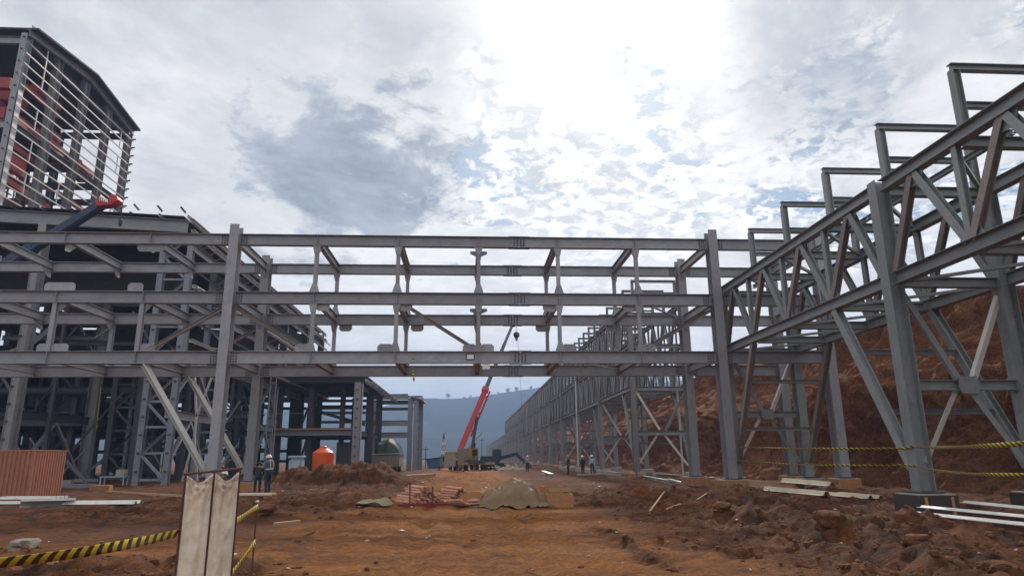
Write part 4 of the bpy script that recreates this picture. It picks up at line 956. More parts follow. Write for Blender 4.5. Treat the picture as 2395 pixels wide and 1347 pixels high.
for k in range(5): mem('head_slot', hd, ('B', .05, .05), p1+Vector((.05+k*.12, -.72, .2-k*.05)), p1+Vector((.1+k*.12, -.72, -.13-k*.03)), 'paper')
v, f = lathe([(.2, -.1), (.27, -.1), (.27, .1), (.2, .1)], 14)
link('sheave', mesh_of('sheave', v, f, 'redcrane'), hd, Matrix.Translation((p1.x+.9, 43.25, p1.z+.06)) @ Matrix.Rotation(math.pi/2, 4, 'X') @ Matrix.Diagonal((1, 1, 4, 1)))
mem('hoist_rope', lc, ('T', .015, 5), (p1.x+1.35, 43.25, p1.z), (p1.x+1.38, 43.25, p1.z-1.3), 'boomdark')
v, f = lathe([(.03, -.35), (.12, -.2), (.14, .05), (.05, .2)], 8); link('hook', mesh_of('hook', v, f, 'boomdark'), lc, Matrix.Translation((p1.x+1.38, 43.25, p1.z-1.4)))
bxm('chassis', lc, (-44.5, 43.6, 1.15), (9, 2.5, .6), 'yellow', bevel=.05); bxm('slew_house', lc, (-45, 43.6, 2.2), (3.4, 2.5, 1.4), 'yellow', bevel=.1); bxm('cab', lc, (-48, 43.6, 1.9), (1.7, 2.3, 1.6), 'yellow', bevel=.1)
for s in (-1, 1):
    for k in range(4): wheel(lc, (-47.5+k*1.9, 43.6+s*1.1, .55), .6, .4, 'Y')

# far red and white lattice mast
mx = at(1037, 1090, 'Y', 150); base = gz(mx.x, 150); top = at(1037, 1012, 'Y', 150).z
lm = thing('lattice_mast', 'slender red and white lattice mast far down the track', 'mast', (mx.x, 150, base))
nb = 9; hb_ = (top-1.2-base)/nb
for k in range(nb):
    w0, w1 = .52-.025*k, .52-.025*(k+1); z0, z1 = base+k*hb_, base+(k+1)*hb_; m = 'white' if k % 3 == 1 else 'redcrane'; B = Bag()
    for sx in (-1, 1):
        for sy_ in (-1, 1): B.mem(('B', .07, .07), (mx.x+sx*w0, 150+sy_*w0, z0), (mx.x+sx*w1, 150+sy_*w1, z1))
        B.mem(('B', .045, .045), (mx.x+sx*w0, 150-w0, z0), (mx.x-sx*w1, 150-w1, z1)); B.mem(('B', .045, .045), (mx.x-w0, 150+sx*w0, z0), (mx.x-w1, 150-sx*w1, z1))
    B.mem(('B', .1, .1), (mx.x-w0, 150-w0, z0+.05), (mx.x+w0, 150-w0, z0+.05)); B.build('mast_section', m, lm)
v, f = lathe([(.2, 0), (.22, .6), (.14, 1.1), (.04, 1.3)], 8); link('mast_head', mesh_of('mast_head', v, f, 'boomdark'), lm, Matrix.Translation((mx.x, 150, top-1.25)))

# covered truck beside the portal
tx, tyy = -9.9, 86.0; g0 = gz(tx, tyy)
tk = thing('covered_truck', 'tan dump truck heaped high under a dark green tarpaulin', 'truck', (tx, tyy, g0))
bxm('cargo_bed', tk, (tx, tyy, g0+1.35), (3.3, 5.2, 1.3), 'tan', bevel=.05)
for k in range(4): bxm('bed_rib', tk, (tx-1.4+k*.93, tyy-2.64, g0+1.35), (.10, .08, 1.2), 'tan')
bxm('tail_bar', tk, (tx, tyy-2.68, g0+.62), (3.3, .12, .16), 'steel_dark'); bxm('chassis', tk, (tx, tyy+.8, g0+.6), (1.1, 7.4, .3), 'steel_dark')
bxm('truck_cab', tk, (tx-.1, tyy+4.1, g0+1.6), (2.4, 1.9, 2.1), 'bluetarp', bevel=.15); bxm('cab_window', tk, (tx-.1, tyy+5.05, g0+1.95), (2.0, .12, .7), 'glass', bevel=.03)
for s in (-1, 1):
    for y in (-1.7, -.4, 3.6): wheel(tk, (tx+s*1.05, tyy+y, g0+.5), .5, .4)
n = 18; V, Fc = [], []
for i in range(n):
    for j in range(n):
        u, w = i/(n-1)*2-1, j/(n-1)*2-1
        prof = 2.35*(1-.55*max(0, u)**1.5*.8-.18*abs(u)-.55*w*w*.6)+.25*float(fbm(np.array([u*2.]), np.array([w*2.]), 91, 3)[0])
        e = max(abs(u), abs(w)); prof = prof if e < .9 else prof*(1-(e-.9)*9)
        V.append((tx+.25+u*1.5, tyy+w*2.5, g0+2.0+max(-.15, prof*.85)))
for i in range(n-1):
    for j in range(n-1): Fc.append([i*n+j, (i+1)*n+j, (i+1)*n+j+1, i*n+j+1])
link('tarpaulin', mesh_of('tarpaulin', V, Fc, 'greentarp', True), tk)
mem('tie_rope', tk, ('T', .03, 5), (tx-1.7, tyy-2.72, g0+2.15), (tx+1.8, tyy-2.72, g0+2.2), 'paper')

# excavator with dark blue arm near the crane
ex, ey = 3.2, 92.0; g0 = gz(ex, ey)
xv = thing('excavator', 'dark blue excavator with its arm bent down right of the mobile crane', 'excavator', (ex, ey, g0))
for s in (-1, 1):
    bxm('track', xv, (ex, ey+s*1.05, g0+.42), (3.4, .55, .84), 'black', bevel=.25)
bxm('upper_body', xv, (ex-.4, ey, g0+1.3), (2.6, 2.2, .9), 'boomdark', bevel=.12); c_ = bxm('cab', xv, (ex+.5, ey-.6, g0+2.0), (1.2, .95, 1.2), 'boomdark', bevel=.1); bxm('cab_window', c_, (ex+.6, ey-1.08, g0+2.15), (.85, .05, .7), 'glass')
taper_box('arm_boom', xv, (ex+.7, ey, g0+1.4), (ex+3.1, ey, g0+2.0), (.4, .5), (.35, .42), 'boomdark'); taper_box('arm_stick', xv, (ex+3.0, ey, g0+2.1), (ex+4.6, ey, g0+.55), (.3, .42), (.25, .28), 'boomdark')
plate('bucket', xv, [(ex+4.35, g0+.75), (ex+4.95, g0+.7), (ex+5.05, g0+.25), (ex+4.7, g0+.02), (ex+4.25, g0+.1), (ex+4.5, g0+.4)], 'Y', ey, .9, 'steel_dark')
# dark dump bed plate and blue covered skip beyond
b_ = at(1015, 1098, 'Y', 110); g0 = gz(b_.x, 110)
bs = thing('blue_skip', 'blue covered skip with a slanted lid left of the lattice mast', 'skip', (b_.x, 110, g0))
plate('bin', bs, [(b_.x-.9, g0), (b_.x+1.4, g0), (b_.x+1.7, g0+1.7), (b_.x-1.2, g0+1.45)], 'Y', 110, 2.4, 'bluetarp'); plate('lid', bs, [(b_.x-2.4, g0+1.28), (b_.x+1.9, g0+1.75), (b_.x+1.9, g0+1.85), (b_.x-2.4, g0+1.38)], 'Y', 110, 2.7, 'boomdark')
# thin poles
for (px, py0, py1, Yp, lab) in ((995, 1095, 1045, 120, 'thin utility pole left of the blue skip'), (1127, 1092, 1025, 170, 'thin lamp pole beside the far end of the long rack'), (1052, 1095, 1062, 130, 'short pole beside the lattice mast')):
    q_ = at(px, py0, 'Y', Yp); z1 = at(px, py1, 'Y', Yp).z; zb = gz(q_.x, Yp)
    t = thing('utility_pole', lab, 'pole', (q_.x, Yp, zb)); mem('pole', t, ('T', .09, 6), (q_.x, Yp, zb-.1), (q_.x, Yp, z1), 'steel_dark'); mem('crossarm', t, ('B', .1, .1), (q_.x-.6, Yp, z1-.4), (q_.x+.6, Yp, z1-.4), 'steel_dark')
q_ = at(1104, 1080, 'Y', 125); zb = gz(q_.x, 125)
pb = thing('pump_boom', 'slim dark placing boom with pale folded upper arm behind the crane', 'boom', (q_.x, 125, zb))
a_, b2_ = at(1110, 1035, 'Y', 125), at(1127, 1013, 'Y', 125)
mem('mast', pb, ('T', .22, 8), (q_.x, 125, zb-.1), a_, 'boomdark'); mem('arm', pb, ('B', .22, .22), a_-Vector((1.2, 0, .9)), b2_, 'steel'); bxm('base', pb, (q_.x, 125, zb+.4), (2.4, 2.4, .9), 'yellow', bevel=.08)

# ------------------------------------------------------------------ tanks and containers on the left
ox, oy = -9.75, 47.2; g0 = gz(ox, oy)
ot = thing('water_tank', 'bright orange plastic water tank with shallow cone top behind the earth heap', 'tank', (ox, oy, g0))
v, f = lathe([(.66, 0), (.70, .1), (.70, .55), (.685, .6), (.70, .65), (.70, 2.0), (.66, 2.08), (.30, 2.32), (.22, 2.33)], 22); link('tank_body', mesh_of('tank_body', v, f, 'orange', False), ot, Matrix.Translation((ox, oy, g0)))
v, f = lathe([(.20, 0), (.22, .02), (.22, .12), (.16, .16)], 16); link('lid', mesh_of('lid', v, f, 'orange'), ot, Matrix.Translation((ox, oy, g0+2.32)))
wg = [(-.30, -.18), (-.12, -.12), (.02, .02), (.06, .22), (-.02, .14), (-.10, .06), (-.20, -.02), (-.26, -.10)]
V = []; 
for k, (a, b) in enumerate(wg): th = -math.pi/2 + a/.70; V.append((ox+.706*math.cos(th), oy+.706*math.sin(th), g0+1.45+b))
link('emblem', mesh_of('emblem', V, [list(range(len(V)))], 'rustsheet'), ot)
bx_, by_ = -11.3, 46.5; g0 = gz(bx_, by_)
bt = thing('pale_blue_cabinet', 'pale blue plastic cabinet tank with thick lid behind the standing worker', 'tank', (bx_, by_, g0))
bxm('cabinet', bt, (bx_, by_, g0+.85), (.86, .9, 1.7), 'paleblue', bevel=.12); bxm('lid', bt, (bx_, by_, g0+1.78), (1.02, 1.04, .16), 'paleblue', bevel=.06)
for s in (-.28, .28): bxm('rib', bt, (bx_+s, by_-.46, g0+.85), (.07, .05, 1.5), 'paleblue', bevel=.015)

# rust red corrugated container
kx0, kx1, ky0, ky1 = -25.2, -20.15, 33.6, 36.0; g0 = gz(-21, 33.6)
kt = thing('corrugated_container', 'rust red corrugated steel container at the edge of the hall yard', 'container', ((kx0+kx1)/2, (ky0+ky1)/2, g0))
def corr(parent, name, p0, p1, z0, z1, outward, m, pitch=.20, amp=.05):
    p0, p1 = Vector(p0), Vector(p1); L = (p1-p0).length; u = (p1-p0)/L; nn = int(L/pitch); V, Fc = [], []
    for k in range(nn):
        for (s, o) in ((0, 0), (.28, 0), (.42, 1), (.86, 1)):
            q_ = p0+u*((k+s)*L/nn)+Vector(outward)*amp*o; V += [(q_.x, q_.y, z0), (q_.x, q_.y, z1)]
    q_ = p1; V += [(q_.x, q_.y, z0), (q_.x, q_.y, z1)]
    for i in range(len(V)//2-1): Fc.append([2*i, 2*i+2, 2*i+3, 2*i+1])
    return link(name, mesh_of(name, V, Fc, m), parent)
corr(kt, 'front_panel', (kx0, ky0), (kx1, ky0), g0-.05, g0+2.05, (0, -1), 'rustsheet') if False else None
corr(kt, 'front_panel', (kx0, ky0, 0), (kx1, ky0, 0), g0-.05, g0+2.05, (0, -1, 0), 'rustsheet')
corr(kt, 'side_panel', (kx1, ky0, 0), (kx1, ky1, 0), g0-.05, g0+2.05, (1, 0, 0), 'rustsheet'); corr(kt, 'back_panel', (kx1, ky1, 0), (kx0, ky1, 0), g0-.05, g0+2.05, (0, 1, 0), 'rustsheet'); corr(kt, 'side_panel', (kx0, ky1, 0), (kx0, ky0, 0), g0-.05, g0+2.05, (-1, 0, 0), 'rustsheet')
bxm('roof_panel', kt, ((kx0+kx1)/2, (ky0+ky1)/2, g0+2.08), (kx1-kx0+.12, ky1-ky0+.12, .06), 'rustsheet')
for x in (kx0, kx1): bxm('corner_post', kt, (x, ky0-.03, g0+1.0), (.07, .07, 2.1), 'rustsheet')
# yellow generator, table and clutter in front of the hall
q_ = at(118, 1128, 'Z', 0); g0 = gz(q_.x, q_.y)
gn = thing('generator', 'small yellow topped generator beside the corrugated container', 'machine', (q_.x, q_.y, g0))
bxm('engine_block', gn, (q_.x, q_.y, g0+.42), (1.3, .8, .55), 'pipe_dark', bevel=.05); bxm('hood', gn, (q_.x, q_.y, g0+.84), (1.35, .85, .3), 'yellow', bevel=.08)
for s in (-1, 1): bxm('skid', gn, (q_.x, q_.y+s*.35, g0+.07), (1.5, .1, .14), 'steel_dark')
q_ = at(265, 1135, 'Z', 0); g0 = gz(q_.x, q_.y)
tb = thing('site_table', 'low steel work table with a pale box in front of the hall', 'table', (q_.x, q_.y, g0))
bxm('table_top', tb, (q_.x, q_.y, g0+.55), (1.7, .7, .05), 'paleblue')
for sx in (-.75, .75):
    for sy_ in (-.28, .28): bxm('leg', tb, (q_.x+sx, q_.y+sy_, g0+.26), (.06, .06, .54), 'paleblue')
bb = bxm('storage_box', None, (q_.x+.45, q_.y, g0+.80), (.6, .5, .44), 'concrete', bevel=.03); tag(bb, 'pale box standing on the low work table', 'box')
for (px, py, s, rz, m, lab) in ((150, 1132, (1.1, .7, .35), .2, 'concrete', 'grey block slab beside the generator'), (200, 1128, (1.6, .7, .3), -.1, 'concrete', 'long pale concrete kerb in front of the hall columns'), (235, 1150, (1.0, .6, .32), .1, 'formwork', 'tan plywood crate lying at the end of the long timber'), (175, 1140, (2.6, .5, .3), .05, 'steel_blue', 'blue grey steel section lying before the hall')):
    q_ = at(px, py, 'Z', 0); o = bxm({'concrete': 'concrete_block', 'formwork': 'plywood_crate', 'steel_blue': 'steel_section'}[m], None, (q_.x, q_.y, gz(q_.x, q_.y)+s[2]/2-.04), s, m, rz=rz, bevel=.03); tag(o, lab, 'block' if m != 'formwork' else 'crate')

# ------------------------------------------------------------------ sheets, timber and stacks lying about
def corr_sheet(name, px, py, L, W, rz, m, label, waves=4, amp=.035, h=.06, tilt=0, group='loose sheets on the ground', cat='metal sheet', at_xy=None):
    q_ = Vector((*at_xy, 0)) if at_xy else at(px, py, 'Z', 0)
    prof = []
    for k in range(waves):
        for (s, o) in ((0, 0), (.25, 0), (.4, 1), (.6, 1), (.75, 0)): prof.append((-W/2+W*(k+s)/waves, o*amp*2))
    prof.append((W/2, 0)); pr = prof + [(a, b-.012) for a, b in prof[::-1]]; nn = len(pr)
    V = [(a, -L/2, b) for a, b in pr]+[(a, L/2, b) for a, b in pr]
    Fc = [[i, i+nn, (i+1) % nn+nn, (i+1) % nn] for i in range(nn)]
    m2 = len(prof)
    for e in (0, nn):
        for i in range(m2-1): Fc.append([e+i, e+i+1, e+nn-2-i, e+nn-1-i] if e == 0 else [e+nn-1-i, e+nn-2-i, e+i+1, e+i])
    R = Matrix.Rotation(rz, 4, 'Z') @ Matrix.Rotation(tilt, 4, 'Y')
    zs = [gz(*(Vector((q_.x, q_.y))+Vector(((R @ Vector((a, b, 0))).xy)))) for a in (-W/2, W/2) for b in (-L/2, 0, L/2)]
    o = link(name, mesh_of(name, V, Fc, m), None, Matrix.Translation((q_.x, q_.y, max(zs)+h)) @ R)
    return tag(o, label, cat, group)
PI2 = math.pi/2
corr_sheet('roof_sheet', 40, 1180, 3.0, 1.1, PI2+.05, 'white', 'white corrugated roof sheet under the rust red container', 5, h=.03)
corr_sheet('roof_sheet', 70, 1178, 2.6, .9, PI2-.12, 'white', 'white corrugated roof sheet lying across another by the container', 4, h=.16)
corr_sheet('roof_sheet', 240, 1182, 2.7, .7, PI2-.10, 'white', 'single white trough sheet apart from the others near the container', 2, h=.03, amp=.05)
corr_sheet('roof_sheet', 595, 1166, 1.7, .6, PI2-.12, 'cream', 'short cream corrugated sheet at the foot of the left gantry column', 3, h=.03)
def bar_thing(name, label, cat, prof, p0, p1, m, group=None, up=None):
    o = mem(name, None, prof, p0, p1, m, up); return tag(o, label, cat, group)
def on_g(px, py, lift=.05):
    q_ = at(px, py, 'Z', 0); q_.z = gz(q_.x, q_.y)+lift; return q_
bar_thing('steel_channel', 'grey box channel lying in front of the white roof sheets', 'channel', ('C', .26, .22), on_g(45, 1188, .14), on_g(175, 1183, .14), 'concrete', 'loose steel on the ground', up=(0, -.4, 1))
bar_thing('timber_pole', 'long thin timber running along the ground before the laced column', 'timber', ('B', .09, .09), on_g(250, 1154), on_g(430, 1166), 'timber', 'loose timber on the ground')
def panel_between(name, a, b, W, m, label, h, waves=1, amp=.03, group=None, za=0):
    pa, pb = at(*a, 'Z', za), at(*b, 'Z', za); c_ = (pa+pb)/2; d_ = pb-pa
    o_ = corr_sheet(name, 0, 0, d_.length, W, math.atan2(-d_.x, d_.y), m, label, waves, amp=amp, h=h, group=group, at_xy=(c_.x, c_.y))
    if za: o_.location.z = za+h
# right hand side: cream decking, channels, white panels
GC, GW = 'cream panels by the right footing', 'white panels by the near truss column'
panel_between('trough_panel', (1792, 1152), (1935, 1166), .55, 'cream', 'cream trough panel lying before the right gantry footing', .02, 1, .07, GC)
panel_between('trough_panel', (1835, 1140), (1950, 1152), .60, 'cream', 'cream trough panel stacked behind another by the right gantry footing', .16, 1, .08, GC)
panel_between('trough_panel', (1952, 1163), (2050, 1172), .8, 'cream', 'short cream ribbed sheet in the mud beside the trough panels', .02, 2, .05, GC)
panel_between('wall_panel', (2112, 1196), (2500, 1236), .42, 'white', 'long white flat panel at the foot of the near truss column', .0, 1, .02, GW, .14)
panel_between('wall_panel', (2160, 1190), (2500, 1224), .40, 'white', 'long white panel lying behind another by the near truss column', .06, 1, .02, GW, .14)
panel_between('wall_panel', (2262, 1184), (2520, 1212), .5, 'white', 'shorter white panel overlapping the stack nearest the earth bank', .12, 1, .02, GW, .14)
WS = [((1350, 1112), (1478, 1110), 'long white pipe laid before the end frame of the long rack', 'white', .10), ((1500, 1116), (1560, 1128), 'white channel lying on the earth before the end frame', 'white', .16), ((1565, 1126), (1598, 1134), 'short white offcut beside the rear gantry footing', 'white', .14),
      ((1588, 1120), (1670, 1122), 'white panel edge between the two right gantry footings', 'cream', .16), ((1530, 1113), (1590, 1118), 'grey steel plank behind the white channel', 'concrete', .2), ((1270, 1106), (1290, 1114), 'tilted bright sheet offcut beside the second rack column', 'white', .25), ((1745, 1104), (1810, 1110), 'dark steel section on blocks behind the right gantry column', 'steel_rust', .26)]
for (a, b, lab, m, w) in WS: bar_thing('steel_offcut', lab, 'offcut', ('C', w, w*1.6), on_g(*a, .12), on_g(*b, .12), m, 'offcuts before the long rack')
for (a, b, lab, w) in (((1520, 1200), (1556, 1180), 'broken yellow timber sticking out of the churned mud', .05), ((1625, 1192), (1668, 1180), 'thin stick lying on the right earth berm', .035), ((1560, 1205), (1594, 1203), 'pale splintered plank end in the mud', .06), ((2000, 1250), (2040, 1235), 'twig on the near right spoil heap', .03), ((640, 1240), (700, 1236), 'pale plank lying flat left of the track', .16), ((115, 1345), (155, 1312), 'broken board standing in the soil under the left tape', .12), ((930, 1122), (1012, 1118), 'squared tan timber beam on the rise beyond the bar stacks', .62), ((640, 1288), (735, 1252), 'thin dark rod across the track edge near the cloth screen', .025)):
    bar_thing('timber_offcut', lab, 'timber', ('B', w, max(.03, w*.55)), on_g(*a, w*.3), on_g(*b, w*.3), 'rust' if 'rod' in lab else 'timber', 'loose timber on the ground')

# bundles of reddish bars on a red skid
def bundle(x, y, rz, rows, label, L=.95, r=.043):
    g_ = gz(x, y); t = thing('bar_bundle', label, 'bundle', (x, y, g_), 'bundles of reddish bars'); rr_ = random.Random(int(x*100)); c, s = math.cos(rz), math.sin(rz); z = g_+.16
    for k, n_ in enumerate(rows):
        for i in range(n_):
            off = (i-(n_-1)/2)*r*2.12; j = rr_.uniform(-.16, .16); zz = z+k*r*1.78+rr_.uniform(-.006, .006)
            p = Vector((x - s*off*1 + c*0, y + c*off, zz)); dd = Vector((c, s, rr_.uniform(-.05, .0)))*(L/2)
            mem('bar', t, ('T', r, 7), p-dd+Vector((c, s, 0))*j, p+dd+Vector((c, s, 0))*j, 'copper')
    return t
bundle(-1.72, 24.4, -.95, (13, 12, 11, 9, 7, 5, 3), 'larger bundle of reddish bars stacked on the red skid'); bundle(-.5, 24.5, -.95, (11, 10, 9, 7, 5, 3), 'smaller bundle of reddish bars beside the tarp covered heap')
g0 = gz(-1.3, 23.8); sk = thing('steel_skid', 'red painted steel skid frame carrying bundles of reddish bars', 'skid', (-1.3, 24, g0))
for y in (23.6, 25.0): mem('skid_beam', sk, ('I', .16, .1), (-2.35, y, g0+.08), (.05, y, g0+.08), 'red')
for x in (-2.3, -1.2, 0.0): mem('skid_cross', sk, ('I', .12, .1), (x, 23.62, g0+.07), (x, 24.98, g0+.07), 'red')
for x, h in ((-1.95, .85), (-1.2, .7), (-.2, .62)): mem('skid_stake', sk, ('B', .05, .05), (x, 23.56, g0+.1), (x, 23.56, g0+h), 'rust')
for k in range(14):
    x, y = -.2+rr.uniform(-.3, .55), 23.5+rr.uniform(-.25, .5); a = rr.uniform(-.9, -.4); zz = gz(x, y)+.06+.03*(k % 4)
    bar_thing('loose_bar', 'loose reddish bar spilled at the end of the smaller bundle', 'bar', ('T', .045, 7), (x-.35*math.cos(a), y-.35*math.sin(a), zz), (x+.35*math.cos(a), y+.35*math.sin(a), zz+.05), 'copper', 'spilled reddish bars')
# tarpaulin heap
hx0, hy0 = 1.55, 23.6; n = 60; V, Fc = [], []; HG = ground_h(*np.meshgrid(hx0+np.linspace(-1.55, 1.55, n), hy0+np.linspace(-1.25, 1.25, n), indexing='ij'))
for i in range(n):
    for j in range(n):
        u, w = i/(n-1)*2-1, j/(n-1)*2-1; x, y = hx0+u*1.55, hy0+w*1.25
        r_ = math.hypot(u*.95, w*.9); a_ = math.atan2(w, u)
        plat = max(0., 1-max(abs((u+.12)/.62), abs(w/.66))**3.2)**.6
        bump = .60*plat+.34*math.exp(-((u-.02)/.20)**2-(w/.5)**2)+.30*math.exp(-((u-.55)/.26)**2-(w/.5)**2)
        q1 = float(fbm(np.array([a_*4.]), np.array([r_*1.1]), 95, 3)[0]); q2_ = float(fbm(np.array([u*2.6]), np.array([w*2.6]), 97, 4, .6)[0]); q3 = float(fbm(np.array([u*6.]), np.array([w*6.]), 98, 3, .6)[0])
        fold = .34*(.24-abs(q1))*min(1, r_/.5)+.16*(.22-abs(q2_))*1.6+.05*q3
        h = min(.98, bump)+fold*(.9 if bump > .03 else .5)
        V.append((x+.1*float(fbm(np.array([u*3.]), np.array([w*3.+9]), 99, 3)[0]), y, float(HG[i, j])+.02+max(.0, h if r_ < .97 else fold*.3-.03)))
for i in range(n-1):
    for j in range(n-1):
        cu, cw = (i+.5)/(n-1)*2-1, (j+.5)/(n-1)*2-1
        if math.hypot(cu, cw) < 1.0+.12*math.sin(7*math.atan2(cw, cu)): Fc.append([i*n+j, (i+1)*n+j, (i+1)*n+j+1, i*n+j+1])
th = link('tarp_heap', mesh_of('tarp_heap', V, Fc, 'tarp', True)); tag(th, 'khaki tarpaulin draped over a lumpy heap in the middle of the track', 'tarpaulin')
# open timber boxes
def timber_box(px, py, s, rz, label):
    q_ = at(px, py, 'Z', 0); g_ = gz(q_.x, q_.y)-.03; t = thing('timber_box', label, 'box', (q_.x, q_.y, g_), 'timber boxes beside the tarpaulin heap'); R = Matrix.Rotation(rz, 4, 'Z')
    for (dx_, dy_, sx, sy_) in ((0, -s[1]/2, s[0], .035), (0, s[1]/2, s[0], .035), (-s[0]/2+.02, 0, .035, s[1]-.04), (s[0]/2-.02, 0, .035, s[1]-.04)):
        for k in range(2):
            o = R @ Vector((dx_, dy_, 0)); bxm('board', t, (q_.x+o.x, q_.y+o.y, g_+s[2]*(.25+.5*k)), (sx, sy_, s[2]/2-.012), 'formwork', rz=rz)
    o = R @ Vector((.1, s[1]/2+.1, 0)); bxm('loose_board', t, (q_.x+o.x, q_.y+o.y, g_+s[2]+.1), (s[0]*.9, .05, .12), 'timber', rz=rz+.1)
timber_box(1100, 1184, (.72, .8, .42), .05, 'open timber box left of the tarpaulin heap'); timber_box(1308, 1185, (.85, .8, .45), -.04, 'open timber box right of the tarpaulin heap')
timber_box(1290, 1160, (.8, .8, .4), .1, 'timber box partly hidden behind the tarpaulin heap')
# olive folded sheet
q_ = at(877, 1190, 'Z', 0); V, Fc = [], []
for i in range(9):
    for j in range(7):
        u, w = i/8*2-1, j/6*2-1; x, y = q_.x+u*.42+w*.12, q_.y+w*.5; V.append((x, y, gz(x, y)+.10+.16*(1-u*u)*(.6+.4*w)+.03*math.sin(i*1.3)))
for i in range(8):
    for j in range(6): Fc.append([i*7+j, (i+1)*7+j, (i+1)*7+j+1, i*7+j+1])
tag(link('folded_sheet', mesh_of('folded_sheet', V, Fc, 'olive', True)), 'olive sheet arched on the ground beside the bar stacks', 'sheet')
# boulders
def boulder(px, py, s, m, label, seed, dz_=0):
    q_ = at(px, py, 'Z', 0); rr_ = random.Random(seed); bm = bmesh.new(); bmesh.ops.create_icosphere(bm, subdivisions=3, radius=1)
    o_ = rr_.random()*50
    for v_ in bm.verts:
        c = v_.co.copy(); k = 1+.55*float(fbm(np.array([c.x*1.4+o_]), np.array([c.y*1.4+c.z*2.1]), 7, 4, .6)[0]); v_.co = Vector((max(-.95, min(.92, c.x*k))*s[0], max(-.95, min(.95, c.y*k))*s[1], max(-.6, min(.85, c.z*k))*s[2]))
    me = bpy.data.meshes.new('boulder'); bm.to_mesh(me); bm.free(); me.materials.append(M[m])
    return tag(link('boulder', me, None, Matrix.Translation((q_.x, q_.y, gz(q_.x, q_.y)+s[2]*.3)) @ Matrix.Rotation(rr_.random()*3, 4, 'Z')), label, 'boulder', 'lumps of rock and hard clay')
boulder(55, 1290, (.27, .24, .16), 'tan', 'pale flat topped boulder behind the left tape', 1); boulder(1950, 1262, (.38, .34, .24), 'slope', 'big orange clay boulder on the right spoil heap', 2); boulder(2330, 1335, (.30, .26, .18), 'slope', 'split orange clay lump low on the right spoil', 3)
boulder(15, 1330, (.3, .25, .2), 'clod', 'dark soil lump at the left tape', 4); boulder(1870, 1205, (.25, .22, .14), 'clod', 'dark clay lump on the right berm below the cream panels', 5); boulder(1690, 1215, (.28, .25, .16), 'clod', 'rounded mud lump on the berm before the right gantry footing', 6)
boulder(2150, 1300, (.22, .2, .14), 'clod', 'brown clod of clay below the white panels', 7); boulder(620, 1215, (.3, .4, .2), 'clod', 'dark lump of soil beside the cloth screen stake', 8)

# litter: flakes of paper, ply and plastic trodden into the ground
rl = np.random.default_rng(12); B = Bag()
for k in range(110):
    y = 9.5*math.exp(rl.random()*1.5); x = rl.uniform(-9, 12); s = rl.uniform(.01, .05)*(1 if y < 20 else 1.6); a = rl.random()*3.1
    c, sn = math.cos(a), math.sin(a); e = rl.uniform(.35, 1); zz = gz(x, y)+.012
    V = [(x+(c*p-sn*q2*e)*s, y+(sn*p+c*q2*e)*s, zz+rl.uniform(0, .03)) for p, q2 in ((-1, -1), (1, -.8), (1.1, 1), (-.8, 1.1))]
    B.add(V + [(a_, b_, c_-.012) for a_, b_, c_ in V], [[0, 1, 2, 3], [7, 6, 5, 4], [0, 4, 5, 1], [1, 5, 6, 2], [2, 6, 7, 3], [3, 7, 4, 0]])
tag(B.build('litter', 'cream'), 'scraps of pale litter trodden into the earth', 'litter', kind='stuff')

# scrap heap and low kerb at the foot of the long rack
q_ = at(1188, 1102, 'Y', 84); rs_ = random.Random(4); B = Bag()
for k in range(70): B.box((q_.x+rs_.gauss(0, .9), 84+rs_.gauss(0, .8), gz(q_.x, 84)+.05+abs(rs_.gauss(0, .28))), (rs_.uniform(.08, .7), rs_.uniform(.05, .16), rs_.uniform(.04, .14)), rs_.uniform(0, 3.1))
tag(B.build('scrap_heap', 'white'), 'heap of pale scrap offcuts beside the long rack', 'scrap', kind='stuff')
for (a, b, lab) in ((56.5, 64.8, 'low concrete kerb between the first two long rack footings'), (68.8, 78.6, 'low concrete kerb between the second and third long rack footings'), (82.6, 92.4, 'low concrete kerb between the third and fourth long rack footings')):
    bar_thing('concrete_kerb', lab, 'kerb', ('B', .35, .5), (12.3, a, .1), (12.3, b, .1), 'concrete', 'kerbs along the long rack')

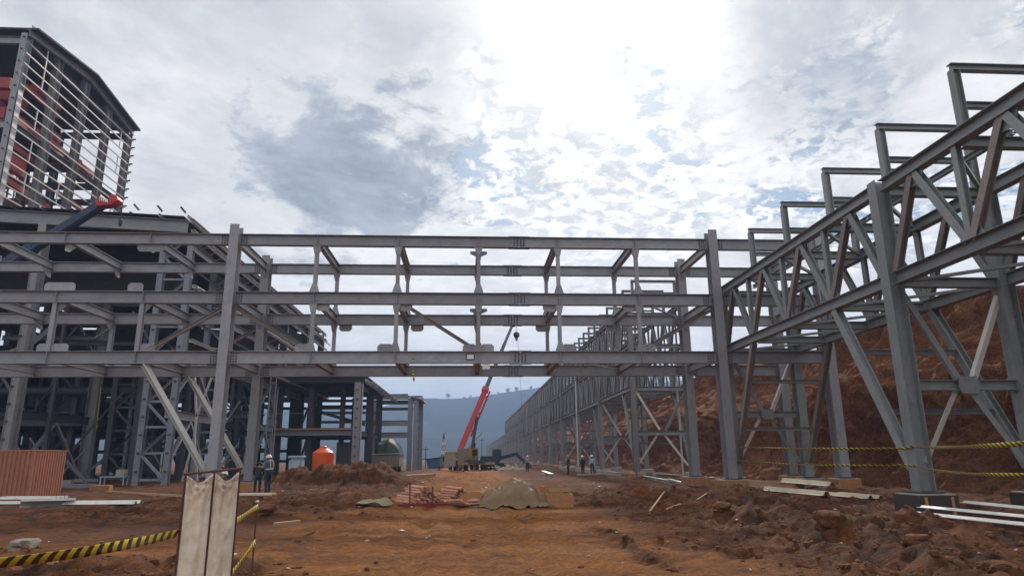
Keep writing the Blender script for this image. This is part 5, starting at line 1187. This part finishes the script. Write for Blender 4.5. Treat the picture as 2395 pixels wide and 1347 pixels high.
# ------------------------------------------------------------------ cloth screen and hazard tape
sc0, sc1 = Vector((-2.76, 7.0, 0)), Vector((-2.30, 7.18, 0)); zt = 1.50
cs = thing('cloth_screen', 'narrow screen of two dirty white cloth panels on rusty rods', 'screen', (-2.53, 7.1, 0))
dv = (sc1-sc0); g0 = gz(-2.5, 7.1)
for s in (0, .52, 1.0):
    q_ = sc0+dv*s; mem('rod', cs, ('T', .011, 7), (q_.x, q_.y, g0-.25), (q_.x, q_.y, zt-.025+.04*s), 'rust')
mem('top_bar', cs, ('T', .013, 7), sc0+Vector((-.02, 0, zt-.03)), sc1+Vector((.02, 0, zt+.018)), 'rust')
nrm = Vector((dv.y, -dv.x, 0)).normalized()
for (a, b, sd) in ((.03, .50, 1), (.54, .98, 2)):
    nu, nv = 22, 50; V, Fc = [], []
    for i in range(nu):
        for j in range(nv):
            u, w = i/(nu-1), j/(nv-1); z = zt-.045-w*1.25
            sag = .075*math.sin(u*math.pi)**1.5*math.exp(-w*7); dl, dr = math.hypot(u*.22, w*1.25), math.hypot((1-u)*.22, w*1.25); al, ar = math.atan2(w*1.25, u*.22+1e-4), math.atan2(w*1.25, (1-u)*.22+1e-4)
            rad_ = .030*math.sin(al*13)*math.exp(-dl*4)*min(1, dl*14)+.030*math.sin(ar*15+1)*math.exp(-dr*4)*min(1, dr*14)
            fold = rad_ + 1.5*(.020*math.sin(u*9+sd*2+w*1.6)*(1-.45*w)+.024*math.sin(u*17+sd+w*5)*math.exp(-w*3.5)+.045*float(fbm(np.array([u*2.5+sd*7]), np.array([w*7.]), 13, 4)[0]))*math.sin(math.pi*min(1, max(0, .06+u*.88)))
            q_ = sc0+dv*(a+(b-a)*u)+nrm*(.016+fold+.012); V.append((q_.x, q_.y, z-sag+.03*(a+(b-a)*u)))
    for i in range(nu-1):
        for j in range(nv-1): Fc.append([i*nv+j, (i+1)*nv+j, (i+1)*nv+j+1, i*nv+j+1])
    o = link('cloth_panel', mesh_of('cloth_panel', V, Fc, 'cloth', True), cs); md = o.modifiers.new('thick', 'SOLIDIFY'); md.thickness = .003
def ribbon(name, pts, width, label, m='tape', twist=0, n=90, sag=0, parent=None, lean=.5):
    pts = [Vector(p) for p in pts]; V, Fc, UV = [], [], []; tot = 0; prev = None; k = 0; cum = []
    path = []
    for a, b in zip(pts[:-1], pts[1:]):
        for i in range(n):
            t = i/n; path.append(a.lerp(b, t)-Vector((0, 0, sag*4*t*(1-t)*(b-a).length*.02)))
    path.append(pts[-1])
    for i, p in enumerate(path):
        if i: tot += (p-path[i-1]).length
        cum.append(tot)
    for i, p in enumerate(path):
        t = (path[min(i+1, len(path)-1)]-path[max(i-1, 0)]).normalized(); s = t.cross(Vector((0, 0, 1))).normalized(); u = s.cross(t)
        ang = twist*cum[i]+.25*math.sin(i*.07)+lean*(twist == 0)
        for w in (-.5, 0, .5):
            fl = .12*abs(w)*width
            o = (u*math.cos(ang)+s*math.sin(ang))*w*width + (s*math.cos(ang)-u*math.sin(ang))*fl; V.append(tuple(p+o))
        if i:
            b = (i-1)*3
            for q2 in (0, 1): Fc.append([b+q2, b+q2+1, b+q2+4, b+q2+3]); UV.append([(cum[i-1], q2*.5*width), (cum[i-1], (q2+1)*.5*width), (cum[i], (q2+1)*.5*width), (cum[i], q2*.5*width)])
    me = mesh_of(name, V, Fc, m, True); uvl = me.uv_layers.new(name='UVMap')
    for pi_, p in enumerate(me.polygons):
        for li_, uv in zip(p.loop_indices, UV[pi_]): uvl.data[li_].uv = uv
    o = link(name, me, parent); md = o.modifiers.new('thick', 'SOLIDIFY'); md.thickness = .0015; md.offset = 0
    return tag(o, label, 'tape', 'hazard tapes') if parent is None else o
ribbon('hazard_tape', [(-2.75, 3.6, 1.10), (-2.775, 6.99, .93)], .085, 'yellow and black tape tied to the left rod of the cloth screen', sag=.6)
ribbon('hazard_tape', [(-2.75, 4.4, .40), (-2.775, 6.99, .47)], .085, 'lower yellow and black tape left of the cloth screen near the soil', sag=.4)
st = Vector((-2.64, 9.0, 0)); sz = gz(st.x, st.y)
sk_ = thing('tape_stake', 'thin rusty stake holding both tape ends right of the cloth screen', 'stake', (st.x, st.y, sz)); mem('rod', sk_, ('T', .011, 7), (st.x, st.y, sz-.2), (st.x, st.y, 1.08), 'rust'); v, f = lathe([(.02, 0), (.025, .015), (.012, .03)], 8); link('cap', mesh_of('cap', v, f, 'cream'), sk_, Matrix.Translation((st.x, st.y, 1.08)))
ribbon('hazard_tape', [(-2.29, 7.19, 1.02), (st.x+.02, st.y, 1.04)], .06, 'short upper tape between the cloth screen and the thin stake', n=60, lean=-.12); ribbon('hazard_tape', [(-2.29, 7.19, .54), (st.x+.02, st.y, .63)], .06, 'short lower tape between the cloth screen and the thin stake', n=60, lean=-.12)
ribbon('hazard_tape', [(12.62, 31.66, 1.97), (12.66, 19.4, 1.75), (12.62, 18.9, 1.78), (6.45, 6.9, 1.73)], .075, 'upper twisted tape strung from the right gantry column past the truss column', 'tape_twist', 0, 220, .15)
ribbon('hazard_tape', [(12.58, 31.66, 1.36), (12.66, 19.4, 1.28), (12.60, 18.9, 1.26), (6.40, 6.9, 1.38)], .06, 'lower sagging twisted tape strung from the right gantry column past the truss column', 'tape_twist', 0, 220, .35)
ribbon('hanging_tape', [(XS[2]+.86, YN-.17, 6.55), (XS[2]+.86, YN-.17, 5.9), (XS[2]+.93, YN-.17, 5.1)], .09, 'scrap of hazard tape dangling from the lowest gantry beam', n=14, twist=2)
ts = thing('tape_stake', 'thin stake beyond the right frame holding both twisted tapes', 'stake', (6.42, 6.9, 0)); mem('rod', ts, ('T', .02, 7), (6.42, 6.88, -.2), (6.42, 6.88, 1.95), 'rust')

# ------------------------------------------------------------------ people
POSE0 = dict(pelvis=(0, 0, .96), spine=(0, .01, 1.14), chest=(0, 0, 1.34), neck=(0, .01, 1.47), head=(0, .03, 1.57), crown=(0, .02, 1.68), nose=(0, .125, 1.575),
    shl=(-.185, 0, 1.41), ell=(-.25, -.03, 1.13), wrl=(-.26, .10, .90), hal=(-.26, .14, .83), shr=(.185, 0, 1.41), elr=(.25, -.03, 1.13), wrr=(.26, .10, .90), har=(.26, .14, .83),
    hil=(-.10, 0, .90), knl=(-.11, .03, .50), anl=(-.11, -.02, .09), tol=(-.12, .15, .04), hir=(.10, 0, .90), knr=(.11, .03, .50), anr=(.11, -.02, .09), tor=(.12, .15, .04))
RAD = dict(pelvis=.145, spine=.14, chest=.155, neck=.06, head=.095, crown=.07, nose=.018, sh=.075, el=.055, wr=.038, ha=.036, hi=.10, kn=.07, an=.05, to=.045)
EDG = [('pelvis', 'spine'), ('spine', 'chest'), ('chest', 'neck'), ('neck', 'head'), ('head', 'crown'), ('head', 'nose')] + [e for s in 'lr' for e in (('chest', 'sh'+s), ('sh'+s, 'el'+s), ('el'+s, 'wr'+s), ('wr'+s, 'ha'+s), ('pelvis', 'hi'+s), ('hi'+s, 'kn'+s), ('kn'+s, 'an'+s), ('an'+s, 'to'+s))]
PEOPLE = []
def person(x, y, rz, label, mats, pose=None, sc=1.0, cat='person'):
    J = dict(POSE0); J.update(pose or {}); names = list(J); co = [Vector(J[k]) for k in names]; rad = [RAD.get(k, RAD.get(k[:2], .05)) for k in names]; E_ = [(names.index(a), names.index(b)) for a, b in EDG]
    for s in 'lr':                                                  # five fingers on each hand
        w, h = Vector(J['wr'+s]), Vector(J['ha'+s]); d_ = (h-w).normalized(); sd = d_.cross(Vector((0, 1, .2))).normalized(); hi_ = names.index('ha'+s); cu = sd.cross(d_)
        for k, L in enumerate((.075, .085, .08, .065)):
            b0 = len(co); o = sd*(k-1.5)*.019; co += [h+o+d_*.03, h+o+d_*(.03+L*.5)+cu*.008, h+o+d_*(.03+L)+cu*.03]; rad += [.0095, .009, .008]; E_ += [(hi_, b0), (b0, b0+1), (b0+1, b0+2)]
        b0 = len(co); wi = names.index('wr'+s); co += [w.lerp(h, .6)+sd*.045, w.lerp(h, .9)+sd*.07+d_*.03]; rad += [.011, .009]; E_ += [(hi_, b0), (b0, b0+1)]
    me = bpy.data.meshes.new('body_cage'); me.from_pydata([tuple(c*sc) for c in co], E_, []); ob = bpy.data.objects.new('body_cage', me); COL.objects.link(ob)
    sm = ob.modifiers.new('skin', 'SKIN'); 
    if not me.skin_vertices: me.skin_vertices.new()
    for i, r_ in enumerate(rad): me.skin_vertices[0].data[i].radius = (r_*sc, r_*sc)
    for i in range(len(co)): me.skin_vertices[0].data[i].use_root = (i == 0)
    sm.use_smooth_shade = True; ob.modifiers.new('sub', 'SUBSURF').levels = 1; ob.modifiers['sub'].render_levels = 1
    PEOPLE.append((ob, x, y, rz, label, mats, J, sc))
def finish_people():
    dg = bpy.context.evaluated_depsgraph_get(); done = []
    for (ob, *r_) in PEOPLE: done.append(bpy.data.meshes.new_from_object(ob.evaluated_get(dg)))
    for bme, (ob, x, y, rz, label, mats, J, sc) in zip(done, PEOPLE):
        old = ob.data; bpy.data.objects.remove(ob); bpy.data.meshes.remove(old)
        z = gz(x, y)-.02; Mx = Matrix.Translation((x, y, z)) @ Matrix.Rotation(rz, 4, 'Z')
        t = thing('person', label, 'person', (x, y, z)); 
        bme.materials.clear()
        for m in (mats[0], mats[1], 'skin', 'black'): bme.materials.append(M[m])
        segs = [(Vector(J[a])*sc, Vector(J[b])*sc, a, b) for a, b in EDG]
        for p in bme.polygons:
            c = Vector(p.center); best = None
            for a, b, na, nb_ in segs:
                ab = b-a; t_ = max(0, min(1, (c-a).dot(ab)/max(1e-6, ab.length_squared))); dd = (a+ab*t_-c).length
                if best is None or dd < best[0]: best = (dd, na, nb_, t_)
            na, nb_, t_ = best[1], best[2], best[3]
            p.material_index = 2 if na in ('neck', 'head') or nb_[:2] == 'ha' or (nb_ == 'neck' and t_ > .6) else (3 if nb_[:2] == 'to' or (nb_[:2] == 'an' and t_ > .85) else (1 if nb_[:2] in ('hi', 'kn', 'an') or (na == 'pelvis' and t_ < .35) else 0))
            p.use_smooth = True
        bme.name = 'body'; link('body', bme, t, Mx)
        hd = Vector(J['head'])*sc; cr_ = Vector(J['crown'])*sc; up = (cr_-Vector(J['neck'])*sc).normalized(); Rm = Vector((0, 0, 1)).rotation_difference(up).to_matrix().to_4x4()
        v, f = lathe([(.150, 0), (.152, .012), (.125, .02), (.122, .07), (.10, .12), (.055, .15), (.01, .157)], 16); v = [(a, b*1.12+(.05 if (b > .06 and c < .015) else 0), c) for a, b, c in v]
        link('helmet', mesh_of('helmet', v, f, mats[2], True), t, Mx @ Matrix.Translation(hd+up*.045) @ Rm)
        if len(mats) > 3:
            ch, pe = Vector(J['chest'])*sc, Vector(J['spine'])*sc; dn = (ch-pe).normalized(); Rv = Vector((0, 0, 1)).rotation_difference(dn).to_matrix().to_4x4()
            v, f = lathe([(.185, 0), (.19, .005), (.19, .045), (.185, .05)], 18); v = [(a*1.08, b*.92, c) for a, b, c in v]; link('reflective_band', mesh_of('reflective_band', v, f, 'hivis', True), t, Mx @ Matrix.Translation(pe-dn*.06) @ Rv)
            for s in (-1, 1):
                st_ = [(s*.10, -.165, 1.12), (s*.12, -.175, 1.30), (s*.125, -.12, 1.46), (s*.12, -.02, 1.495), (s*.12, .10, 1.45), (s*.115, .165, 1.3), (s*.10, .16, 1.12)]; B = Bag()
                off = Vector(J['chest'])-Vector(POSE0['chest'])
                for a, b in zip(st_[:-1], st_[1:]): B.mem(('B', .04, .012), Vector(a)*sc+off, Vector(b)*sc+off)
                link('reflective_strap', mesh_of('reflective_strap', B.v, B.f, 'hivis'), t, Mx)
person(-9.35, 33.3, 1.15, 'worker in blue shirt with reflective bands and white helmet facing the rear left column', ('shirt', 'navy', 'helmet', 1),
    dict(ell=(-.27, .04, 1.14), wrl=(-.17, .27, 1.18), hal=(-.13, .34, 1.20), elr=(.27, .05, 1.15), wrr=(.16, .28, 1.22), har=(.12, .35, 1.24), head=(0, .05, 1.56), crown=(0, .06, 1.675), nose=(0, .145, 1.55)), 1.0)
person(-10.0, 33.9, .2, 'worker in dark clothes beside the worker with reflective bands', ('darkcloth', 'navy', 'darkcloth'), dict(chest=(0, .10, 1.28), neck=(0, .18, 1.38), head=(0, .23, 1.46), crown=(0, .27, 1.56), nose=(0, .33, 1.43), spine=(0, .05, 1.11), shl=(-.185, .12, 1.33), shr=(.185, .12, 1.33), ell=(-.24, .2, 1.08), wrl=(-.15, .4, 1.02), hal=(-.12, .46, 1.02), elr=(.24, .2, 1.08), wrr=(.15, .4, 1.02), har=(.12, .46, 1.02)), .97)
person(-10.55, 30.4, -.4, 'crouching worker in dark clothes and white helmet near the left footing', ('darkcloth', 'darkcloth', 'helmet'),
    dict(pelvis=(0, -.12, .42), spine=(0, -.02, .58), chest=(0, .10, .74), neck=(0, .17, .85), head=(0, .22, .94), crown=(0, .24, 1.05), nose=(0, .32, .93), shl=(-.18, .12, .80), shr=(.18, .12, .80), ell=(-.24, .26, .58), wrl=(-.14, .42, .50), hal=(-.12, .48, .46), elr=(.24, .26, .58), wrr=(.14, .42, .50), har=(.12, .48, .46), hil=(-.11, -.1, .40), hir=(.11, -.1, .40), knl=(-.16, .28, .46), knr=(.16, .28, .46), anl=(-.14, .06, .09), anr=(.14, .06, .09), tol=(-.15, .22, .04), tor=(.15, .22, .04)))
p_ = at(1386, 1112, 'Y', 62); person(p_.x, 62, 2.6, 'worker in pale blue shirt and white helmet before the long rack', ('whiteshirt', 'navy', 'helmet'))
p_ = at(1364, 1112, 'Y', 63.5); person(p_.x, 63.5, 0.6, 'worker in dark clothes and pale helmet next to the pale blue shirted one', ('darkcloth', 'darkcloth', 'helmet'))
p_ = at(1330, 1112, 'Y', 66); person(p_.x, 66, 1.9, 'worker in dark clothes standing apart at the second rack column', ('darkcloth', 'navy', 'yellow'))
p_ = at(1234, 1108, 'Y', 78); person(p_.x, 78, 3.0, 'distant worker with pale helmet by the third rack column', ('steel', 'navy', 'helmet'))
p_ = at(978, 1080, 'Y', 99) if False else None
finish_people()
